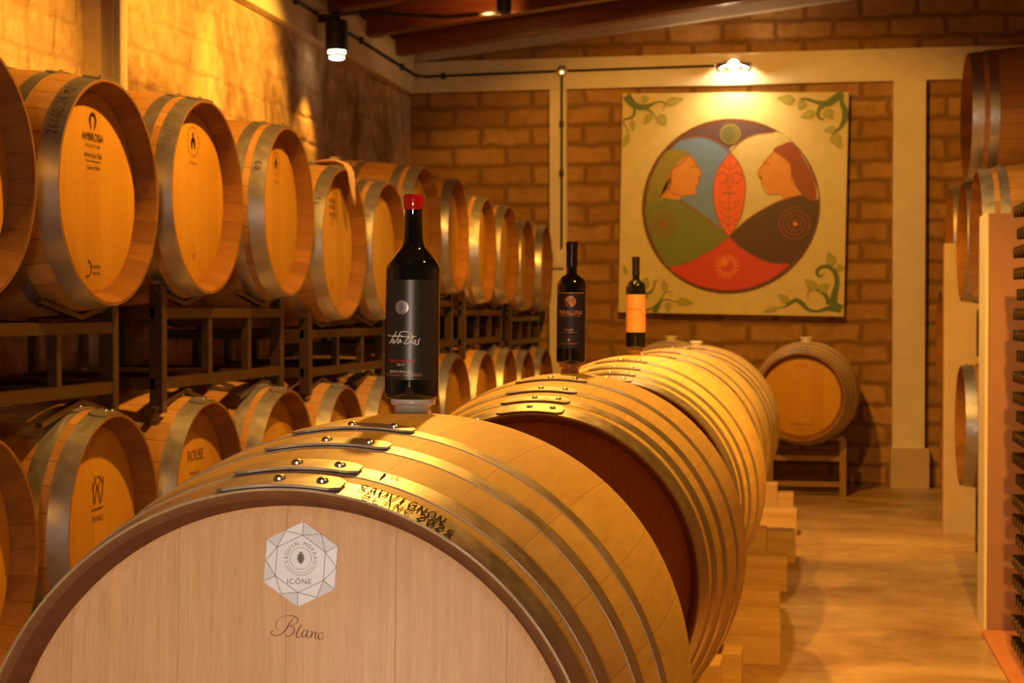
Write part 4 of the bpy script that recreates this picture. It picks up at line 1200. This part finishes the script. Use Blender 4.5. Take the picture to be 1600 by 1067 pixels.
# vines
def cr(o, s): return lambda p: pw(o[0] + p[0] / s, o[1] + p[1] / s)
c1, c2, c3, c4 = cr((960, 130), 8), cr((1180, 130), 8.207), cr((960, 380), 8), cr((1190, 380), 8.207)
kk = 1.66 / 351
def SV(f, pts, wd, s, nn=3): ribbon(bm, [f(p) for p in pts], [q / s * kk for q in wd], LM(nn), PI_['vine_green'])
def LF(f, a, b, wd, s):
    ax, ay = a; bx, by = b
    dx, dy = bx - ax, by - ay; L = math.hypot(dx, dy); nx, ny = -dy / L, dx / L
    q = [(ax, ay), (ax + dx * .18 + nx * wd * .45, ay + dy * .18 + ny * wd * .45), (ax + dx * .45 + nx * wd * .5, ay + dy * .45 + ny * wd * .5), (ax + dx * .75 + nx * wd * .25, ay + dy * .75 + ny * wd * .25), (bx, by),
         (ax + dx * .75 - nx * wd * .25, ay + dy * .75 - ny * wd * .25), (ax + dx * .45 - nx * wd * .5, ay + dy * .45 - ny * wd * .5), (ax + dx * .18 - nx * wd * .45, ay + dy * .18 - ny * wd * .45)]
    poly(bm, [f(p) for p in q], LM(4), PI_['vine_leaf'])
    ribbon(bm, [f(p) for p in q[:5]], 5 / s * kk, LM(5), PI_['vine_green']); ribbon(bm, [f(p) for p in q[4:] + [q[0]]], 5 / s * kk, LM(5), PI_['vine_green'])
SV(c1, [(140, 165), (210, 260), (290, 305), (400, 300), (520, 250), (590, 245), (630, 280), (605, 355)], [110, 95, 80, 60, 22, 18, 16, 3], 8)
SV(c1, [(340, 320), (430, 350), (500, 410), (540, 480)], [40, 28, 16, 6], 8)
SV(c1, [(240, 310), (240, 400), (190, 450), (120, 460), (115, 520), (160, 590), (180, 660)], [36, 34, 30, 22, 14, 10, 6], 8)
for a, b, wd in (((400, 245), (340, 165), 80), ((645, 260), (860, 205), 90), ((460, 400), (375, 525), 80), ((560, 410), (650, 540), 110), ((215, 480), (240, 610), 60), ((175, 655), (110, 815), 70)): LF(c1, a, b, wd, 8)
SV(c2, [(1090, 140), (1000, 200), (900, 270), (780, 260), (680, 225), (600, 210), (540, 215)], [90, 95, 90, 45, 40, 28, 6], 8.2)
SV(c2, [(860, 290), (800, 340), (785, 420), (820, 470), (880, 460)], [60, 48, 38, 24, 6], 8.2)
SV(c2, [(1070, 180), (1085, 280), (1125, 380), (1115, 490), (1060, 590), (1000, 640)], [40, 60, 80, 70, 38, 14], 8.2)
for a, b, wd in (((480, 230), (265, 205), 110), ((600, 235), (545, 350), 90), ((745, 385), (565, 450), 90), ((880, 350), (965, 470), 120), ((1020, 600), (860, 620), 80), ((980, 650), (1065, 850), 120)): LF(c2, a, b, wd, 8.2)
SV(c3, [(385, 830), (450, 845), (540, 815), (620, 745), (690, 715), (760, 735), (840, 745)], [30, 28, 30, 26, 18, 14, 8], 8)
SV(c3, [(440, 645), (500, 620), (535, 560), (550, 490), (600, 480)], [34, 34, 24, 16, 4], 8)
SV(c3, [(620, 745), (650, 670), (700, 620), (770, 625)], [22, 16, 12, 4], 8); SV(c3, [(540, 880), (590, 820), (620, 750)], [60, 50, 26], 8)
for a, b, wd in (((400, 580), (450, 435), 110), ((690, 600), (645, 470), 80), ((830, 740), (1040, 765), 90), ((710, 755), (735, 870), 80), ((400, 640), (470, 700), 60), ((185, 400), (150, 290), 40)): LF(c3, a, b, wd, 8)
SV(c4, [(1060, 860), (960, 800), (960, 680), (990, 520), (960, 390), (880, 320), (790, 320), (735, 380), (770, 440), (835, 400)], [90, 100, 84, 60, 60, 48, 46, 44, 30, 6], 8.2)
SV(c4, [(1050, 860), (950, 850), (860, 860), (760, 890), (640, 870), (560, 790), (480, 745), (400, 790), (330, 835), (235, 840)], [100, 90, 50, 34, 40, 60, 56, 40, 18, 6], 8.2)
SV(c4, [(900, 800), (860, 700), (780, 630), (690, 610), (630, 650), (640, 740)], [80, 50, 34, 20, 16, 4], 8.2)
for a, b, wd in (((930, 300), (875, 130), 120), ((970, 335), (1080, 330), 80), ((740, 610), (580, 475), 110), ((770, 630), (890, 540), 100), ((385, 770), (250, 670), 90), ((250, 850), (80, 900), 60)): LF(c4, a, b, wd, 8.2)
obj('painted_design', bm, PM, PT)

# ------------------------------------------------------------------ conduits, junction box, switch, lamps
def straight(name, pts, r, lab, cat, clips=()):
    bm = bmesh.new(); tube(bm, pts, r, 8)
    root = thing(name, lab, cat, pts[0])
    o = obj('pipe', bm, M['cable'], root); o.location = -Vector(pts[0])
    for c_ in clips:
        obj('clip', box_bm(Vector(c_) - Vector(pts[0]), (.03, .03, .045), .002), M['cable'], root)
FY = FD - .026
straight('conduit', [(-2.91, 11.90, 3.085), (-2.86, FY, 3.085), (-1.84, FY, 3.100)], .010, 'black conduit on the back beam from the corner to the round junction box', 'conduit', [(-2.72, FY, 3.086)])
straight('conduit', [(-1.765, FY, 3.100), (-.66, FY, 3.108)], .009, 'black conduit on the back beam from the junction box to the bright lamp', 'conduit')
straight('conduit', [(-1.805, FY, 3.062), (-1.805, FY, 1.76)], .009, 'vertical black conduit on the left cream column down to the switch', 'conduit', [(-1.805, FY, 2.7), (-1.805, FY, 2.33)])
straight('conduit', [(-2.925, 11.93, 3.09), (-2.925, 9.66, 3.10)], .011, 'black conduit on the left wall band between the corner and the black spot lamp', 'conduit', [(-2.925, 11.5, 3.09), (-2.925, 10.4, 3.10)])
straight('conduit', [(-2.925, 9.42, 3.10), (-2.925, 5.0, 3.10)], .011, 'black conduit on the left wall band on the near side of the spot lamp', 'conduit', [(-2.925, 9.0, 3.10), (-2.925, 8.0, 3.10)])
jb = thing('junction_box', 'small round chrome junction box at the top of the left cream column', 'junction box', (-1.803, FY - .012, 3.100))
bm = bmesh.new(); lathe(bm, [(0, -.028), (.030, -.026), (.042, -.012), (.045, .0), (.045, .022), (0, .022)], 32, 'Y'); obj('cover', bm, M['chrome'], jb, True)
bm = bmesh.new()
for a in (0, PI / 2 * 2, PI * 1.5): box(bm, (.046 * math.cos(a), .012, .046 * math.sin(a)), (.018, .02, .018))
obj('gland', bm, M['dark'], jb)
sw = thing('wall_switch', 'cream switch box at the bottom end of the vertical conduit', 'switch', (-1.825, FD - .035, 1.68))
obj('switch_box', box_bm((0, 0, 0), (.085, .055, .13), .008), M['cream'], sw); obj('rocker', box_bm((0, -.030, 0), (.03, .008, .05), .002), M['bung_white'], sw)
# lamp over the painting
pl = thing('wall_lamp', 'bright two-headed lamp on the beam above the painting', 'lamp', (-.515, FD - .03, 3.10))
obj('mount_plate', box_bm((0, .012, .01), (.16, .02, .07), .005), M['chrome'], pl)
for s in (-1, 1):
    bm = bmesh.new(); lathe(bm, [(0, 0), (.018, 0), (.022, .02), (.040, .085), (.038, .085), (.018, .02), (0, .018)], 24)
    o = obj('lamp_head', bm, M['chrome'], pl, True, (s * .045, -.045, .012)); o.rotation_euler = (math.radians(12), s * math.radians(112), 0)
bm = bmesh.new(); lathe(bm, [(0, -.075), (.022, -.072), (.036, -.055), (.040, -.035), (.040, .01), (0, .01)], 28, 'Y')
obj('bulb', bm, M['glow'], pl, True, (0, -.02, 0.0))
bm = bmesh.new(); lathe(bm, [(.041, -.045), (.049, -.045), (.049, .012), (.041, .012), (.041, -.045)], 28, 'Y'); obj('bulb_ring', bm, M['chrome'], pl, True, (0, -.02, 0))
# black cylindrical wall lamp
def can(lab, x, y, z):
    r = thing('wall_lamp', lab, 'lamp', (x, y, z))
    obj('bracket', box_bm((-.06, 0, .17), (.11, .035, .05), .004), M['dark'], r)
    bm = bmesh.new(); lathe(bm, [(0, .21), (.022, .21), (.024, .16), (.060, .155), (.070, .145), (.070, -.03), (.058, -.03), (.055, .10), (0, .10)], 36); obj('lamp_body', bm, M['dark'], r, True)
    bm = bmesh.new(); lathe(bm, [(0, -.028), (.052, -.028), (.054, -.035), (.054, -.052), (0, -.052)], 32); obj('diffuser', bm, M['glow'], r, True)
    bm = bmesh.new(); lathe(bm, [(.050, -.053), (.060, -.053), (.060, -.066), (.050, -.066), (.050, -.053)], 32); obj('lamp_ring', bm, M['dark'], r, True)
    bm = bmesh.new(); lathe(bm, [(0, -.060), (.046, -.060), (.046, -.078), (.030, -.084), (0, -.084)], 32); obj('lens', bm, M['glow'], r, True)
can('black cylindrical spot lamp on the left wall band, lit at the bottom', -2.82, 9.48, 2.91)
# dark cable from the lamp up to the roof beam and small fitting at the beam
bm = bmesh.new(); tube(bm, [(-2.86, 9.50, 3.12), (-2.88, 9.80, 3.16), (-2.80, 9.95, 3.20), (-2.3, 10.2, 3.20), (-1.98, 10.3, 3.235)], .012, 8)
o = obj('cable', bm, M['cable']); tag(o, 'thick black cable rising from the spot lamp to the roof beams', 'cable')
fx_ = thing('ceiling_spot', 'small dark spotlight under the roof beam at the top frame edge', 'lamp', (-1.93, 10.3, 3.23))
bm = bmesh.new(); lathe(bm, [(0, 0), (.045, 0), (.05, .02), (.05, .12), (.02, .14), (0, .14)], 24); obj('lamp_body', bm, M['dark'], fx_, True)
bm = bmesh.new(); lathe(bm, [(.0, .14), (.02, .14), (.02, .19), (0, .19)], 16); obj('stem', bm, M['dark'], fx_, True)
